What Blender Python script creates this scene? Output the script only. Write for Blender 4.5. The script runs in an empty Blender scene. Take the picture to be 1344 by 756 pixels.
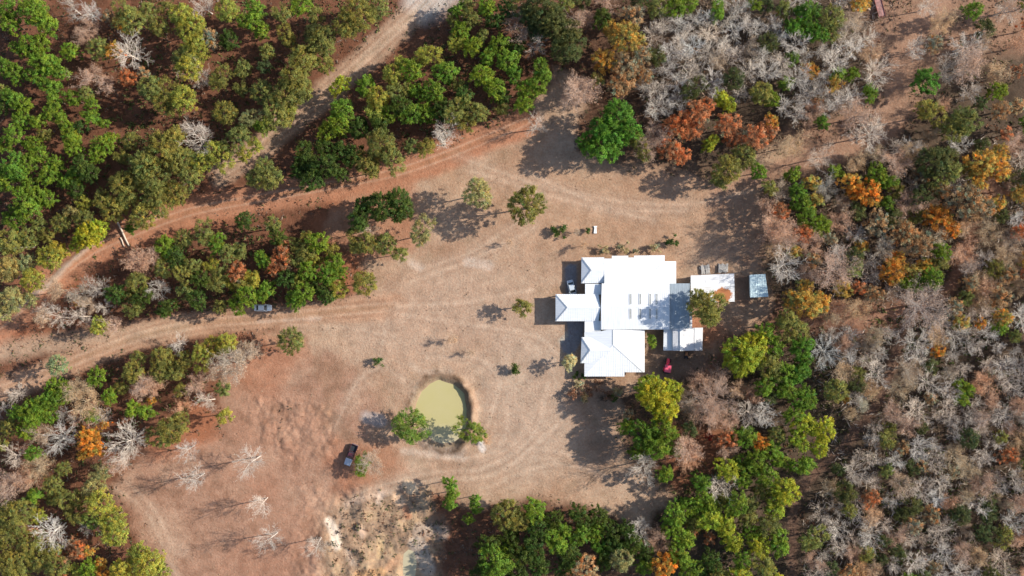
import bpy, bmesh, math, random
import numpy as np
from mathutils import Vector, Matrix

C = bpy.context.scene.collection
scene = bpy.context.scene
R_ = math.radians

# ------------------------------------------------------------------ camera, sky, sun, exposure
CAM_H = 290.0           # metres above the ground
S = 0.2                 # metres of ground per photo pixel
cam_d = bpy.data.cameras.new('camera')
cam = bpy.data.objects.new('camera', cam_d)
C.objects.link(cam)
cam.location = (0, 0, CAM_H)
cam.rotation_euler = (0, 0, 0)
cam_d.sensor_width = 36.0
cam_d.lens = 36.0 * CAM_H / (1344 * S)
cam_d.clip_end = 6000
scene.camera = cam

SUN_EL, SUN_AZ = 32.0, 11.0      # azimuth counted from +X (right of the photo) towards +Y (up)
world = bpy.data.worlds.new('World')
scene.world = world
world.use_nodes = True
wn = world.node_tree
bg = wn.nodes['Background']
sky = wn.nodes.new('ShaderNodeTexSky')
sky.sky_type = 'NISHITA'
sky.sun_disc = False
sky.sun_elevation = R_(SUN_EL)
sky.sun_rotation = R_(90 - SUN_AZ)
wn.links.new(sky.outputs[0], bg.inputs[0])
bg.inputs[1].default_value = 0.115
sl = bpy.data.lights.new('sun', 'SUN')
sl.energy = 4.6
sl.angle = R_(0.5)
sl.color = (1.0, 0.93, 0.82)
sun = bpy.data.objects.new('sun', sl)
C.objects.link(sun)
sd = Vector((math.cos(R_(SUN_EL)) * math.cos(R_(SUN_AZ)), math.cos(R_(SUN_EL)) * math.sin(R_(SUN_AZ)), math.sin(R_(SUN_EL))))
sun.rotation_euler = sd.to_track_quat('Z', 'Y').to_euler()
sun.location = sd * 300
scene.view_settings.view_transform = 'Standard'
scene.view_settings.look = 'None'
scene.view_settings.gamma = 1
scene.view_settings.exposure = 0.66

# ------------------------------------------------------------------ helpers
def W(px, py, z=0.0):
    """photo pixel + height -> point of the place"""
    k = S * (CAM_H - z) / CAM_H
    return ((px - 672) * k, (378 - py) * k, z)

def tag(o, label=None, cat=None, group=None, kind=None):
    if label: o['label'] = label
    if cat: o['category'] = cat
    if group: o['group'] = group
    if kind: o['kind'] = kind
    return o

def empty(name, loc, rz=0.0):
    o = bpy.data.objects.new(name, None)
    C.objects.link(o)
    o.location = loc
    o.rotation_euler = (0, 0, rz)
    o.empty_display_size = 0.5
    return o

def node_mat(name):
    m = bpy.data.materials.new(name)
    m.use_nodes = True
    nt = m.node_tree
    return m, nt, nt.nodes['Principled BSDF'], nt.nodes.new, nt.links.new

def simple(name, col, rough=0.6, metal=0.0, spec=0.5, var=0.12, scale=3.0, bump=0.0):
    m, nt, p, N, L = node_mat(name)
    tc = N('ShaderNodeTexCoord')
    nz = N('ShaderNodeTexNoise'); nz.inputs['Scale'].default_value = scale; nz.inputs['Detail'].default_value = 6
    L(tc.outputs['Object'], nz.inputs['Vector'])
    mr = N('ShaderNodeMapRange'); mr.inputs[1].default_value = 0.3; mr.inputs[2].default_value = 0.7
    mr.inputs[3].default_value = 1 - var; mr.inputs[4].default_value = 1 + var
    L(nz.outputs[0], mr.inputs[0])
    mx = N('ShaderNodeVectorMath'); mx.operation = 'SCALE'
    mx.inputs[0].default_value = col
    L(mr.outputs[0], mx.inputs['Scale'])
    L(mx.outputs[0], p.inputs['Base Color'])
    p.inputs['Roughness'].default_value = rough
    p.inputs['Metallic'].default_value = metal
    p.inputs['Specular IOR Level'].default_value = spec
    if bump:
        b = N('ShaderNodeBump'); b.inputs['Strength'].default_value = bump; b.inputs['Distance'].default_value = 0.05
        L(nz.outputs[0], b.inputs['Height']); L(b.outputs[0], p.inputs['Normal'])
    return m

def leaf_mat(name, transl=0.35):
    m, nt, p, N, L = node_mat(name)
    oi = N('ShaderNodeObjectInfo')
    at = N('ShaderNodeAttribute'); at.attribute_name = 'tint'
    mul = N('ShaderNodeMix'); mul.data_type = 'RGBA'; mul.blend_type = 'MULTIPLY'; mul.inputs[0].default_value = 1
    L(oi.outputs['Color'], mul.inputs[6]); L(at.outputs['Color'], mul.inputs[7])
    L(mul.outputs[2], p.inputs['Base Color'])
    p.inputs['Roughness'].default_value = 0.55
    p.inputs['Specular IOR Level'].default_value = 0.25
    tr = N('ShaderNodeBsdfTranslucent')
    L(mul.outputs[2], tr.inputs['Color'])
    ms = N('ShaderNodeMixShader'); ms.inputs[0].default_value = transl
    L(p.outputs[0], ms.inputs[1]); L(tr.outputs[0], ms.inputs[2])
    L(ms.outputs[0], nt.nodes['Material Output'].inputs['Surface'])
    return m

def bark_mat(name):
    m, nt, p, N, L = node_mat(name)
    oi = N('ShaderNodeObjectInfo')
    at = N('ShaderNodeAttribute'); at.attribute_name = 'tint'
    mul = N('ShaderNodeMix'); mul.data_type = 'RGBA'; mul.blend_type = 'MULTIPLY'; mul.inputs[0].default_value = 1
    L(oi.outputs['Color'], mul.inputs[6]); L(at.outputs['Color'], mul.inputs[7])
    L(mul.outputs[2], p.inputs['Base Color'])
    p.inputs['Roughness'].default_value = 0.9
    p.inputs['Specular IOR Level'].default_value = 0.1
    return m

M = {}
M['leaf'] = leaf_mat('foliage')
M['bark'] = bark_mat('bark')
M['dry'] = leaf_mat('dry_leaves', 0.2)

def quads_mesh(name, V, Q, mats, col=None, midx=None, smooth=False):
    me = bpy.data.meshes.new(name)
    V = np.asarray(V, np.float32); Q = np.asarray(Q, np.int32)
    me.vertices.add(len(V)); me.vertices.foreach_set('co', V.ravel())
    me.loops.add(Q.size); me.loops.foreach_set('vertex_index', Q.ravel())
    me.polygons.add(len(Q)); me.polygons.foreach_set('loop_start', np.arange(len(Q), dtype=np.int32) * 4)
    if midx is not None: me.polygons.foreach_set('material_index', np.asarray(midx, np.int32))
    if smooth: me.polygons.foreach_set('use_smooth', np.ones(len(Q), bool))
    if col is not None:
        a = me.attributes.new('tint', 'FLOAT_COLOR', 'POINT')
        c4 = np.ones((len(V), 4), np.float32); c4[:, :3] = col
        a.data.foreach_set('color', c4.ravel())
    for m in mats: me.materials.append(m)
    me.update(calc_edges=True)
    return me

def link(name, me, parent=None):
    o = bpy.data.objects.new(name, me)
    C.objects.link(o)
    if parent: o.parent = parent
    return o

# ------------------------------------------------------------------ small mesh builder for built things
class MB:
    def __init__(s): s.v = []; s.f = []
    def add(s, vs, fs):
        n = len(s.v); s.v += [tuple(v) for v in vs]; s.f += [tuple(i + n for i in f) for f in fs]
        return s
    def box(s, x0, x1, y0, y1, z0, z1):
        return s.add([(x0, y0, z0), (x1, y0, z0), (x1, y1, z0), (x0, y1, z0), (x0, y0, z1), (x1, y0, z1), (x1, y1, z1), (x0, y1, z1)],
                     [(0, 3, 2, 1), (4, 5, 6, 7), (0, 1, 5, 4), (1, 2, 6, 5), (2, 3, 7, 6), (3, 0, 4, 7)])
    def prism(s, top, bottom):
        n = len(top)
        return s.add(list(top) + list(bottom), [tuple(range(n)), tuple(range(2 * n - 1, n - 1, -1))] +
                     [(i, i + n, (i + 1) % n + n, (i + 1) % n) for i in range(n)])
    def bar(s, a, b, w, h=None):
        a = Vector(a); b = Vector(b); h = h or w
        d = (b - a).normalized(); up = Vector((0, 0, 1)) if abs(d.z) < 0.95 else Vector((1, 0, 0))
        u = d.cross(up).normalized() * (w / 2); v = u.normalized().cross(d) * (h / 2)
        P = [a - u - v, a + u - v, a + u + v, a - u + v, b - u - v, b + u - v, b + u + v, b - u + v]
        return s.add(P, [(0, 3, 2, 1), (4, 5, 6, 7), (0, 1, 5, 4), (1, 2, 6, 5), (2, 3, 7, 6), (3, 0, 4, 7)])
    def tube(s, pts, rad, k=8, cap=True):
        n0 = len(s.v); P = [Vector(p) for p in pts]
        for i, p in enumerate(P):
            d = (P[min(i + 1, len(P) - 1)] - P[max(i - 1, 0)]).normalized()
            up = Vector((0, 0, 1)) if abs(d.z) < 0.9 else Vector((1, 0, 0))
            u = d.cross(up).normalized(); v = u.cross(d)
            r = rad[i] if isinstance(rad, (list, tuple)) else rad
            for j in range(k):
                a = 2 * math.pi * j / k
                s.v.append(tuple(p + u * (r * math.cos(a)) + v * (r * math.sin(a))))
        for i in range(len(P) - 1):
            for j in range(k):
                s.f.append((n0 + i * k + j, n0 + i * k + (j + 1) % k, n0 + (i + 1) * k + (j + 1) % k, n0 + (i + 1) * k + j))
        if cap:
            s.f.append(tuple(n0 + j for j in range(k))[::-1])
            s.f.append(tuple(n0 + (len(P) - 1) * k + j for j in range(k)))
        return s
    def loft(s, rings):
        n0 = len(s.v); k = len(rings[0])
        for r in rings: s.v += [tuple(p) for p in r]
        for i in range(len(rings) - 1):
            for j in range(k):
                s.f.append((n0 + i * k + j, n0 + i * k + (j + 1) % k, n0 + (i + 1) * k + (j + 1) % k, n0 + (i + 1) * k + j))
        s.f.append(tuple(n0 + j for j in range(k))[::-1])
        s.f.append(tuple(n0 + (len(rings) - 1) * k + j for j in range(k)))
        return s
    def build(s, name, mat, parent=None, bevel=0.0, smooth=False, seg=2):
        me = bpy.data.meshes.new(name)
        me.from_pydata(s.v, [], s.f)
        bm = bmesh.new(); bm.from_mesh(me)
        bmesh.ops.recalc_face_normals(bm, faces=bm.faces)
        if bevel:
            bmesh.ops.bevel(bm, geom=list(bm.edges), offset=bevel, segments=seg, affect='EDGES', profile=0.6)
        if smooth:
            for f in bm.faces: f.smooth = True
        bm.to_mesh(me); bm.free()
        me.materials.append(mat)
        return link(name, me, parent)

# ------------------------------------------------------------------ ground
rng = np.random.default_rng(7)
random.seed(11)

POND = [(577, 496), (563, 501), (551, 513), (544, 529), (541, 547), (546, 562), (557, 572), (566, 581), (580, 586), (596, 584), (607, 574), (613, 558), (614, 537), (609, 517), (597, 503)]
POOL = [(529, 727), (536, 721), (544, 724), (547, 738), (546, 752), (543, 766), (530, 766), (528, 748)]

def poly_sd(X, Y, poly):
    """signed distance in pixels, positive inside"""
    P = np.array(poly, float); n = len(P)
    d = np.full(X.shape, 1e9); ins = np.zeros(X.shape, bool)
    for i in range(n):
        ax, ay = P[i]; bx, by = P[(i + 1) % n]
        ex, ey = bx - ax, by - ay
        t = np.clip(((X - ax) * ex + (Y - ay) * ey) / (ex * ex + ey * ey + 1e-9), 0, 1)
        d = np.minimum(d, np.hypot(X - ax - t * ex, Y - ay - t * ey))
        if by != ay:
            c = ((ay > Y) != (by > Y)) & (X < (bx - ax) * (Y - ay) / (by - ay) + ax)
            ins ^= c
    return np.where(ins, d, -d)

def line_d(X, Y, pts):
    d = np.full(X.shape, 1e9)
    for (ax, ay), (bx, by) in zip(pts[:-1], pts[1:]):
        ex, ey = bx - ax, by - ay
        t = np.clip(((X - ax) * ex + (Y - ay) * ey) / (ex * ex + ey * ey + 1e-9), 0, 1)
        d = np.minimum(d, np.hypot(X - ax - t * ex, Y - ay - t * ey))
    return d

def smooth_curve(pts, n=6):
    P = [np.array(p, float) for p in pts]
    P = [2 * P[0] - P[1]] + P + [2 * P[-1] - P[-2]]
    out = []
    for i in range(1, len(P) - 2):
        for k in range(n):
            t = k / n
            out.append(tuple(0.5 * ((2 * P[i]) + (P[i + 1] - P[i - 1]) * t + (2 * P[i - 1] - 5 * P[i] + 4 * P[i + 1] - P[i + 2]) * t * t + (3 * P[i] - P[i - 1] - 3 * P[i + 1] + P[i + 2]) * t ** 3)))
    out.append(tuple(P[-2]))
    return out

_G = {}
def vnoise(X, Y, scale, seed):
    """value noise, X,Y in pixels"""
    if seed not in _G: _G[seed] = np.random.default_rng(seed).random((257, 257))
    G = _G[seed]
    x = X / scale + 1000.3; y = Y / scale + 1000.7
    xi = np.floor(x).astype(int); yi = np.floor(y).astype(int)
    fx = x - xi; fy = y - yi
    fx = fx * fx * (3 - 2 * fx); fy = fy * fy * (3 - 2 * fy)
    a = G[xi % 256, yi % 256]; b = G[(xi + 1) % 256, yi % 256]; c = G[xi % 256, (yi + 1) % 256]; d = G[(xi + 1) % 256, (yi + 1) % 256]
    return (a * (1 - fx) + b * fx) * (1 - fy) + (c * (1 - fx) + d * fx) * fy

def fbm(X, Y, scale, seed, octv=4):
    s = 0; a = 0.5; t = 0
    for i in range(octv):
        s = s + a * vnoise(X, Y, scale / 2 ** i, seed + i); t += a; a *= 0.55
    return s / t

def pond_sd(X, Y):
    sp = poly_sd(X, Y, POND)
    return np.where(sp > -40, sp - 1.2 + (fbm(X, Y, 16, 160, 3) - 0.5) * 3.5, sp)

def height_px(X, Y):
    X = np.asarray(X, float); Y = np.asarray(Y, float)
    h = (fbm(X, Y, 60, 3, 4) - 0.5) * 0.45
    rough = np.clip(poly_sd(X, Y, [(400, 640), (580, 640), (640, 700), (640, 790), (380, 790)]) / 25 + 0.5, 0, 1)
    h = h + rough * (fbm(X, Y, 22, 21, 4) - 0.5) * 2.2
    fld = np.clip(poly_sd(X, Y, [(330, 520), (440, 530), (440, 600), (380, 610), (330, 570)]) / 15 + 0.5, 0, 1)
    h = h + fld * (fbm(X, Y, 9, 22, 3) - 0.45) * 0.9
    # banks: the pond, its raised rim, the small pool
    sp = pond_sd(X, Y)
    right = np.clip((X - 590) / 18, 0, 1)
    h = h * np.clip(-sp / 25, 0, 1) - 1.2 * np.clip((sp + 3) / (9 - 4.5 * right), 0, 1) + (0.15 + 0.75 * right) * np.exp(-((sp + 8) / 5) ** 2) * (0.5 + fbm(X, Y, 10, 161, 2))
    s2 = poly_sd(X, Y, POOL)
    h = np.where(s2 > -12, h * np.clip(-s2 / 12, 0, 1) - 0.7 * np.clip((s2 + 6) / 12, 0, 1), h)
    # cut bank along the far-left track
    lb = line_d(X, Y, [(-60, 450), (0, 418), (45, 392), (70, 368), (105, 335), (130, 318)])
    h = h + 0.6 * np.exp(-(lb / 6) ** 2)
    flat = np.clip(poly_sd(X, Y, [(700, 330), (1015, 330), (1015, 500), (700, 505)]) / 15 + 0.6, 0, 1)
    return h * (1 - flat)

def gz(x, y):
    return float(height_px(np.array([x / S + 672]), np.array([378 - y / S]))[0])

TRACKS = {
 'upper': (smooth_curve([(-80, 490), (-20, 442), (30, 402), (70, 368), (120, 330), (180, 303), (250, 278), (330, 262), (420, 246), (520, 226), (600, 198), (690, 160)]), 13),
 'ridge': (smooth_curve([(290, 228), (340, 195), (380, 160), (430, 120), (480, 75), (530, 30), (570, -10), (600, -60)]), 16),
 'lower': (smooth_curve([(-80, 540), (0, 512), (60, 490), (120, 465), (190, 440), (270, 424), (350, 418), (430, 410), (520, 402)]), 15),
 'right': (smooth_curve([(940, 262), (1000, 228), (1060, 208), (1120, 192), (1172, 160), (1180, 100), (1200, 45), (1240, -10), (1270, -60)]), 22),
 'woods': (smooth_curve([(1040, 430), (1110, 424), (1190, 408), (1238, 385), (1262, 345), (1282, 290), (1300, 240), (1310, 215)]), 9),
 'path': (smooth_curve([(1195, 412), (1178, 460), (1160, 515), (1128, 560), (1095, 598), (1058, 632), (1044, 665), (1040, 710), (1040, 790)]), 9),
}
CLEAR = [(470, 235), (540, 215), (625, 185), (690, 150), (735, 95), (775, 110), (752, 200), (840, 218), (930, 240), (1000, 232), (1012, 290), (1000, 350), (1012, 400), (985, 430), (950, 440), (925, 480), (850, 505), (815, 520), (815, 570), (835, 620), (880, 645), (850, 690), (790, 672), (700, 660), (625, 668), (560, 645), (470, 645), (440, 590), (400, 480), (340, 440), (400, 412), (455, 402), (490, 380), (470, 335), (430, 300)]
FIELD = [(300, 470), (400, 455), (470, 480), (500, 540), (470, 600), (470, 660), (430, 690), (430, 790), (235, 790), (180, 690), (150, 640), (190, 600), (290, 565)]

def local(f, X, Y, pts, margin):
    """evaluate a mask only near the points that carry it"""
    P = np.array(pts, float)
    sel = (X > P[:, 0].min() - margin) & (X < P[:, 0].max() + margin) & (Y > P[:, 1].min() - margin) & (Y < P[:, 1].max() + margin)
    out = np.zeros(X.shape)
    if sel.any(): out[sel] = f(X[sel], Y[sel])
    return out

def zone(X, Y, poly, soft, seed, amp=14):
    return local(lambda a, b: zone_(a, b, poly, soft, seed, amp), X, Y, poly, soft + amp + 2)

def band(X, Y, pts, wid, soft, seed, amp=4):
    return local(lambda a, b: band_(a, b, pts, wid, soft, seed, amp), X, Y, pts, wid + soft + amp + 2)

def zone_(X, Y, poly, soft, seed, amp=14):
    w = (fbm(X, Y, 26, seed, 4) - 0.5) * 2 * amp
    return np.clip((poly_sd(X, Y, poly) + w) / soft + 0.5, 0, 1)

def band_(X, Y, pts, wid, soft, seed, amp=4):
    w = (fbm(X, Y, 16, seed, 3) - 0.5) * 2 * amp
    return np.clip((wid - line_d(X, Y, pts) + w) / soft + 0.5, 0, 1)

def soil(X, Y):
    """soil and leaf-litter colour of the bare ground"""
    col = np.empty(X.shape + (3,))
    lf = np.clip((900 - X) / 250, 0, 1)[..., None]
    col[:] = np.array([0.085, 0.062, 0.044]) * (1 - lf) + np.array([0.155, 0.072, 0.043]) * lf
    n = fbm(X, Y, 20, 40, 5)[..., None]
    col *= 0.65 + 0.75 * n
    def mix(mask, c, a=1.0):
        nonlocal col
        m = (mask * a)[..., None]
        col = col * (1 - m) + np.array(c) * m
    n1 = fbm(X, Y, 40, 41, 4); n2 = fbm(X, Y, 14, 44, 4); n3 = fbm(X, Y, 90, 47, 3)
    # reddish woodland floor in the left woods, paler straw in the upper right
    mix(zone(X, Y, [(1120, -60), (1400, -60), (1400, 60), (1230, 80), (1210, 150), (1160, 190), (1020, 240), (985, 210), (1090, 150), (1150, 110)], 26, 50), (0.30, 0.185, 0.125), 0.85)
    mix(zone(X, Y, [(930, 400), (1190, 395), (1230, 400), (1150, 445), (980, 450), (920, 500), (890, 470)], 20, 51), (0.24, 0.125, 0.08), 0.8)
    mix(zone(X, Y, CLEAR, 14, 52), (0.385, 0.262, 0.180))
    mix(zone(X, Y, FIELD, 22, 53), (0.338, 0.202, 0.138))
    mix(zone(X, Y, [(425, 665), (480, 645), (560, 640), (575, 690), (565, 800), (420, 800)], 22, 58), (0.34, 0.235, 0.155))
    gl = zone(X, Y, [(425, 665), (480, 645), (560, 640), (575, 690), (565, 800), (420, 800)], 22, 58)
    mix(gl * np.clip((n2 - 0.5) * 6, 0, 1), (0.50, 0.36, 0.215), 0.5)
    mix(gl * np.clip((0.43 - n2) * 8, 0, 1), (0.20, 0.125, 0.08), 0.4)
    # drier, paler ground and browner grass in the clearing
    cl = zone(X, Y, CLEAR, 14, 52)
    mix(cl * np.clip((n1 - 0.5) * 4, 0, 1), (0.43, 0.315, 0.225), 0.7)
    mix(cl * np.clip((0.47 - n1) * 5, 0, 1), (0.31, 0.19, 0.122), 0.7)
    mix(cl * np.clip((n2 - 0.56) * 6, 0, 1), (0.29, 0.20, 0.13), 0.5)
    mix(zone(X, Y, [(560, 200), (1000, 235), (1000, 330), (880, 335), (740, 330), (580, 260)], 40, 54), (0.385, 0.245, 0.155), 0.55)
    mix(zone(X, Y, [(640, 430), (740, 430), (750, 560), (700, 640), (640, 600)], 40, 55), (0.435, 0.335, 0.255), 0.6)
    mix(zone(X, Y, [(440, 390), (640, 340), (700, 420), (560, 480), (460, 470)], 40, 56), (0.415, 0.295, 0.215), 0.6)
    fl = zone(X, Y, FIELD, 22, 53)
    mix(fl * np.clip((n2 - 0.52) * 6, 0, 1), (0.24, 0.135, 0.088), 0.6)
    mix(fl * np.clip((n1 - 0.54) * 5, 0, 1), (0.40, 0.27, 0.19), 0.5)
    mix(fl * np.clip((n3 - 0.5) * 5, 0, 1), (0.32, 0.165, 0.105), 0.5)
    # red clay
    for poly, a in (([(430, 250), (540, 225), (540, 330), (470, 345), (400, 300)], .75), ([(300, 440), (385, 430), (400, 470), (360, 520), (290, 500)], .55),
                    ([(255, 530), (300, 540), (290, 570), (240, 590), (200, 600), (205, 560)], .9), ([(430, 330), (475, 330), (480, 380), (430, 395)], .8),
                    ([(470, 580), (520, 575), (530, 615), (480, 640), (430, 640), (440, 580)], .6), ([(895, 415), (965, 425), (930, 455), (885, 455)], .9),
                    ([(880, 560), (960, 560), (940, 620), (890, 640), (860, 610)], .8), ([(0, 440), (80, 385), (110, 400), (40, 450)], .7), ([(110, 300), (160, 290), (170, 330), (120, 340)], .8)):
        mix(zone(X, Y, poly, 18, 57), (0.36, 0.150, 0.080), a * 0.8)
    # the tracks
    mix(band(X, Y, TRACKS['upper'][0][:40], 30, 16, 59, 8), (0.32, 0.135, 0.075), 0.8)
    t = band(X, Y, TRACKS['upper'][0], 19, 9, 60); mix(t, (0.38, 0.185, 0.110))
    t = band(X, Y, TRACKS['ridge'][0], 17, 9, 61); mix(t, (0.36, 0.245, 0.170))
    mix(band(X, Y, [(560, 0), (585, -20)], 28, 22, 62), (0.46, 0.42, 0.38), 0.9)
    mix(band(X, Y, [(470, 85), (545, 18)], 5, 8, 63), (0.46, 0.34, 0.25), 0.8)
    t = band(X, Y, TRACKS['lower'][0], 16, 9, 64); mix(t, (0.40, 0.250, 0.165))
    mix(band(X, Y, [(-40, 470), (40, 455), (150, 440), (240, 430)], 12, 14, 65), (0.42, 0.30, 0.21), 0.8)
    t = band(X, Y, TRACKS['right'][0], 14, 12, 66); mix(t, (0.33, 0.205, 0.14), 0.9)
    t = band(X, Y, TRACKS['woods'][0], 8, 8, 67); mix(t, (0.27, 0.155, 0.105), 0.9)
    t = band(X, Y, TRACKS['path'][0], 7, 6, 68); mix(t, (0.17, 0.105, 0.075), 0.9)
    # wheel ruts
    for key, off in (('upper', 4.5), ('lower', 5.0), ('ridge', 5.0)):
        d = line_d(X, Y, TRACKS[key][0])
        mix(np.exp(-((d - off) / 1.4) ** 2) * (0.4 + 0.6 * n2), (0.50, 0.36, 0.26), 0.6)
        mix(np.exp(-((d - off - 4) / 1.6) ** 2) * n2, (0.25, 0.14, 0.09), 0.7)
        mix(np.exp(-(d / 1.8) ** 2) * n2, (0.25, 0.165, 0.09), 0.6)
    ruts = [[(520, 402), (600, 398), (700, 380)], [(520, 412), (610, 425), (700, 440), (740, 470)], [(600, 205), (700, 240), (800, 262), (900, 268), (990, 250)], [(690, 225), (800, 272), (900, 277)],
            [(640, 640), (720, 610), (800, 625), (850, 650)], [(620, 620), (700, 590), (760, 600)], [(530, 500), (500, 470), (510, 420)], [(640, 560), (655, 500), (625, 470), (560, 470)],
            [(440, 700), (470, 650), (560, 622), (640, 612), (700, 570), (720, 500)], [(460, 660), (560, 632), (650, 622), (730, 560)], [(500, 480), (470, 500), (440, 560)], [(150, 640), (190, 670), (215, 720), (240, 770)], [(165, 632), (200, 665), (228, 720)],
            [(560, 350), (620, 330), (690, 285)], [(540, 370), (620, 340), (700, 300)], [(560, 600), (620, 600), (660, 580), (668, 520)], [(380, 425), (450, 430), (520, 440)], [(620, 225), (740, 262), (860, 290)]]
    for i, r in enumerate(ruts):
        rc = smooth_curve(r)
        d = 40 - local(lambda a, b: np.clip(40 - line_d(a, b, rc), 0, 40), X, Y, rc, 20)
        br = 0.35 + 0.65 * fbm(X, Y, 12, 70 + i, 2)
        mix(np.exp(-((d - 2) / 6.5) ** 2) * br, (0.45, 0.335, 0.25), 0.45)
        mix(np.exp(-(d / 1.5) ** 2) * br, (0.51, 0.385, 0.285), 0.55)
        mix(np.exp(-((d - 5.5) / 1.5) ** 2) * br, (0.27, 0.175, 0.115), 0.35)
    # washed pale sand
    for pts, w, c, a in (([(-40, 428), (0, 415), (35, 395)], 3, (0.55, 0.47, 0.40), .9), ([(35, 392), (60, 378), (72, 366)], 3, (0.55, 0.46, 0.38), .8), ([(72, 366), (95, 342), (120, 322)], 3, (0.5, 0.4, 0.32), .8),
                         ([(432, 685), (440, 700), (442, 716)], 5, (0.66, 0.56, 0.45), .95), ([(456, 726), (462, 738)], 4, (0.58, 0.44, 0.32), .9), ([(472, 694), (476, 702)], 4, (0.56, 0.40, 0.29), .9),
                         ([(520, 652), (527, 660)], 5, (0.60, 0.42, 0.28), .95), ([(536, 636), (541, 642)], 6, (0.66, 0.50, 0.33), .95), ([(500, 712), (498, 730)], 5, (0.56, 0.40, 0.22), .8), ([(532, 668), (537, 678)], 4, (0.48, 0.22, 0.12), .8),
                         ([(470, 756), (500, 752)], 7, (0.5, 0.30, 0.15), .8), ([(512, 745), (520, 735)], 6, (0.46, 0.27, 0.16), .8),
                         ([(548, 714), (556, 732), (560, 745)], 11, (0.42, 0.355, 0.29), .8), ([(550, 695), (580, 700)], 9, (0.36, 0.30, 0.25), .6), ([(480, 548), (500, 552)], 8, (0.40, 0.34, 0.31), .8), ([(530, 592), (570, 596), (610, 602)], 4, (0.50, 0.40, 0.32), .6),
                         ([(632, 582), (634, 590)], 4, (0.62, 0.58, 0.54), .9), ([(560, 575), (600, 590)], 12, (0.30, 0.25, 0.21), .6), ([(548, 503), (542, 520), (539, 540)], 1.5, (0.50, 0.40, 0.30), .7), ([(540, 480), (555, 488), (590, 486)], 4, (0.47, 0.36, 0.27), .6),
                         ([(455, 662), (480, 652), (510, 645)], 4, (0.52, 0.38, 0.28), .7), ([(495, 660), (500, 650)], 4, (0.56, 0.45, 0.36), .7), ([(240, 722), (228, 715)], 10, (0.43, 0.30, 0.22), .6), ([(1000, 210), (1040, 190)], 10, (0.46, 0.33, 0.22), .7),
                         ([(738, 447), (746, 441)], 4.5, (0.46, 0.42, 0.35), .95), ([(340, 422), (420, 418)], 1.5, (0.55, 0.45, 0.38), .5), ([(615, 345), (640, 348)], 6, (0.50, 0.41, 0.34), .6), ([(540, 345), (552, 352)], 5, (0.50, 0.41, 0.34), .6)):
        mix(band(X, Y, pts, w, 5, 90, 3), c, a)
    # grey gravel by the house
    for poly in GRAVEL: mix(zone(X, Y, poly, 3, 95, 1.5), (0.235, 0.225, 0.235), .95)
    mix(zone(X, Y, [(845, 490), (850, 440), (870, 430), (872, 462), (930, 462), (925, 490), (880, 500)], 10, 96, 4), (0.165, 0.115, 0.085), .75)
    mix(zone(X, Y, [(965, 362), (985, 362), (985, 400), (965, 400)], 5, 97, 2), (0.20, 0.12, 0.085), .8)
    # mud on the pond's banks, with bank shade painted on the right and upper sides
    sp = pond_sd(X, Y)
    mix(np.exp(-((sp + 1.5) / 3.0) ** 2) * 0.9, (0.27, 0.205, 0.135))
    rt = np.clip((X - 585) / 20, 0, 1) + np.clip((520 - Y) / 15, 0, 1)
    mix(np.exp(-((sp + 6) / 3.5) ** 2) * np.clip(rt, 0, 1) * (0.4 + 0.6 * n2), (0.11, 0.07, 0.045), 0.9)  # steep right bank's shade put into the soil colour, carried along the upper bank
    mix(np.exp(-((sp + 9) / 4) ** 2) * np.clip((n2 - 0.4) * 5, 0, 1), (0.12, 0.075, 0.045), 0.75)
    col = col * np.array([0.945, 0.925, 0.92])
    return np.clip(col, 0.02, 0.8)

GRAVEL = [[(741, 352), (748, 346), (757, 348), (758, 388), (742, 388)], [(744, 420), (768, 420), (764, 445), (752, 466), (740, 462), (736, 452), (746, 442)]]

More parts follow.
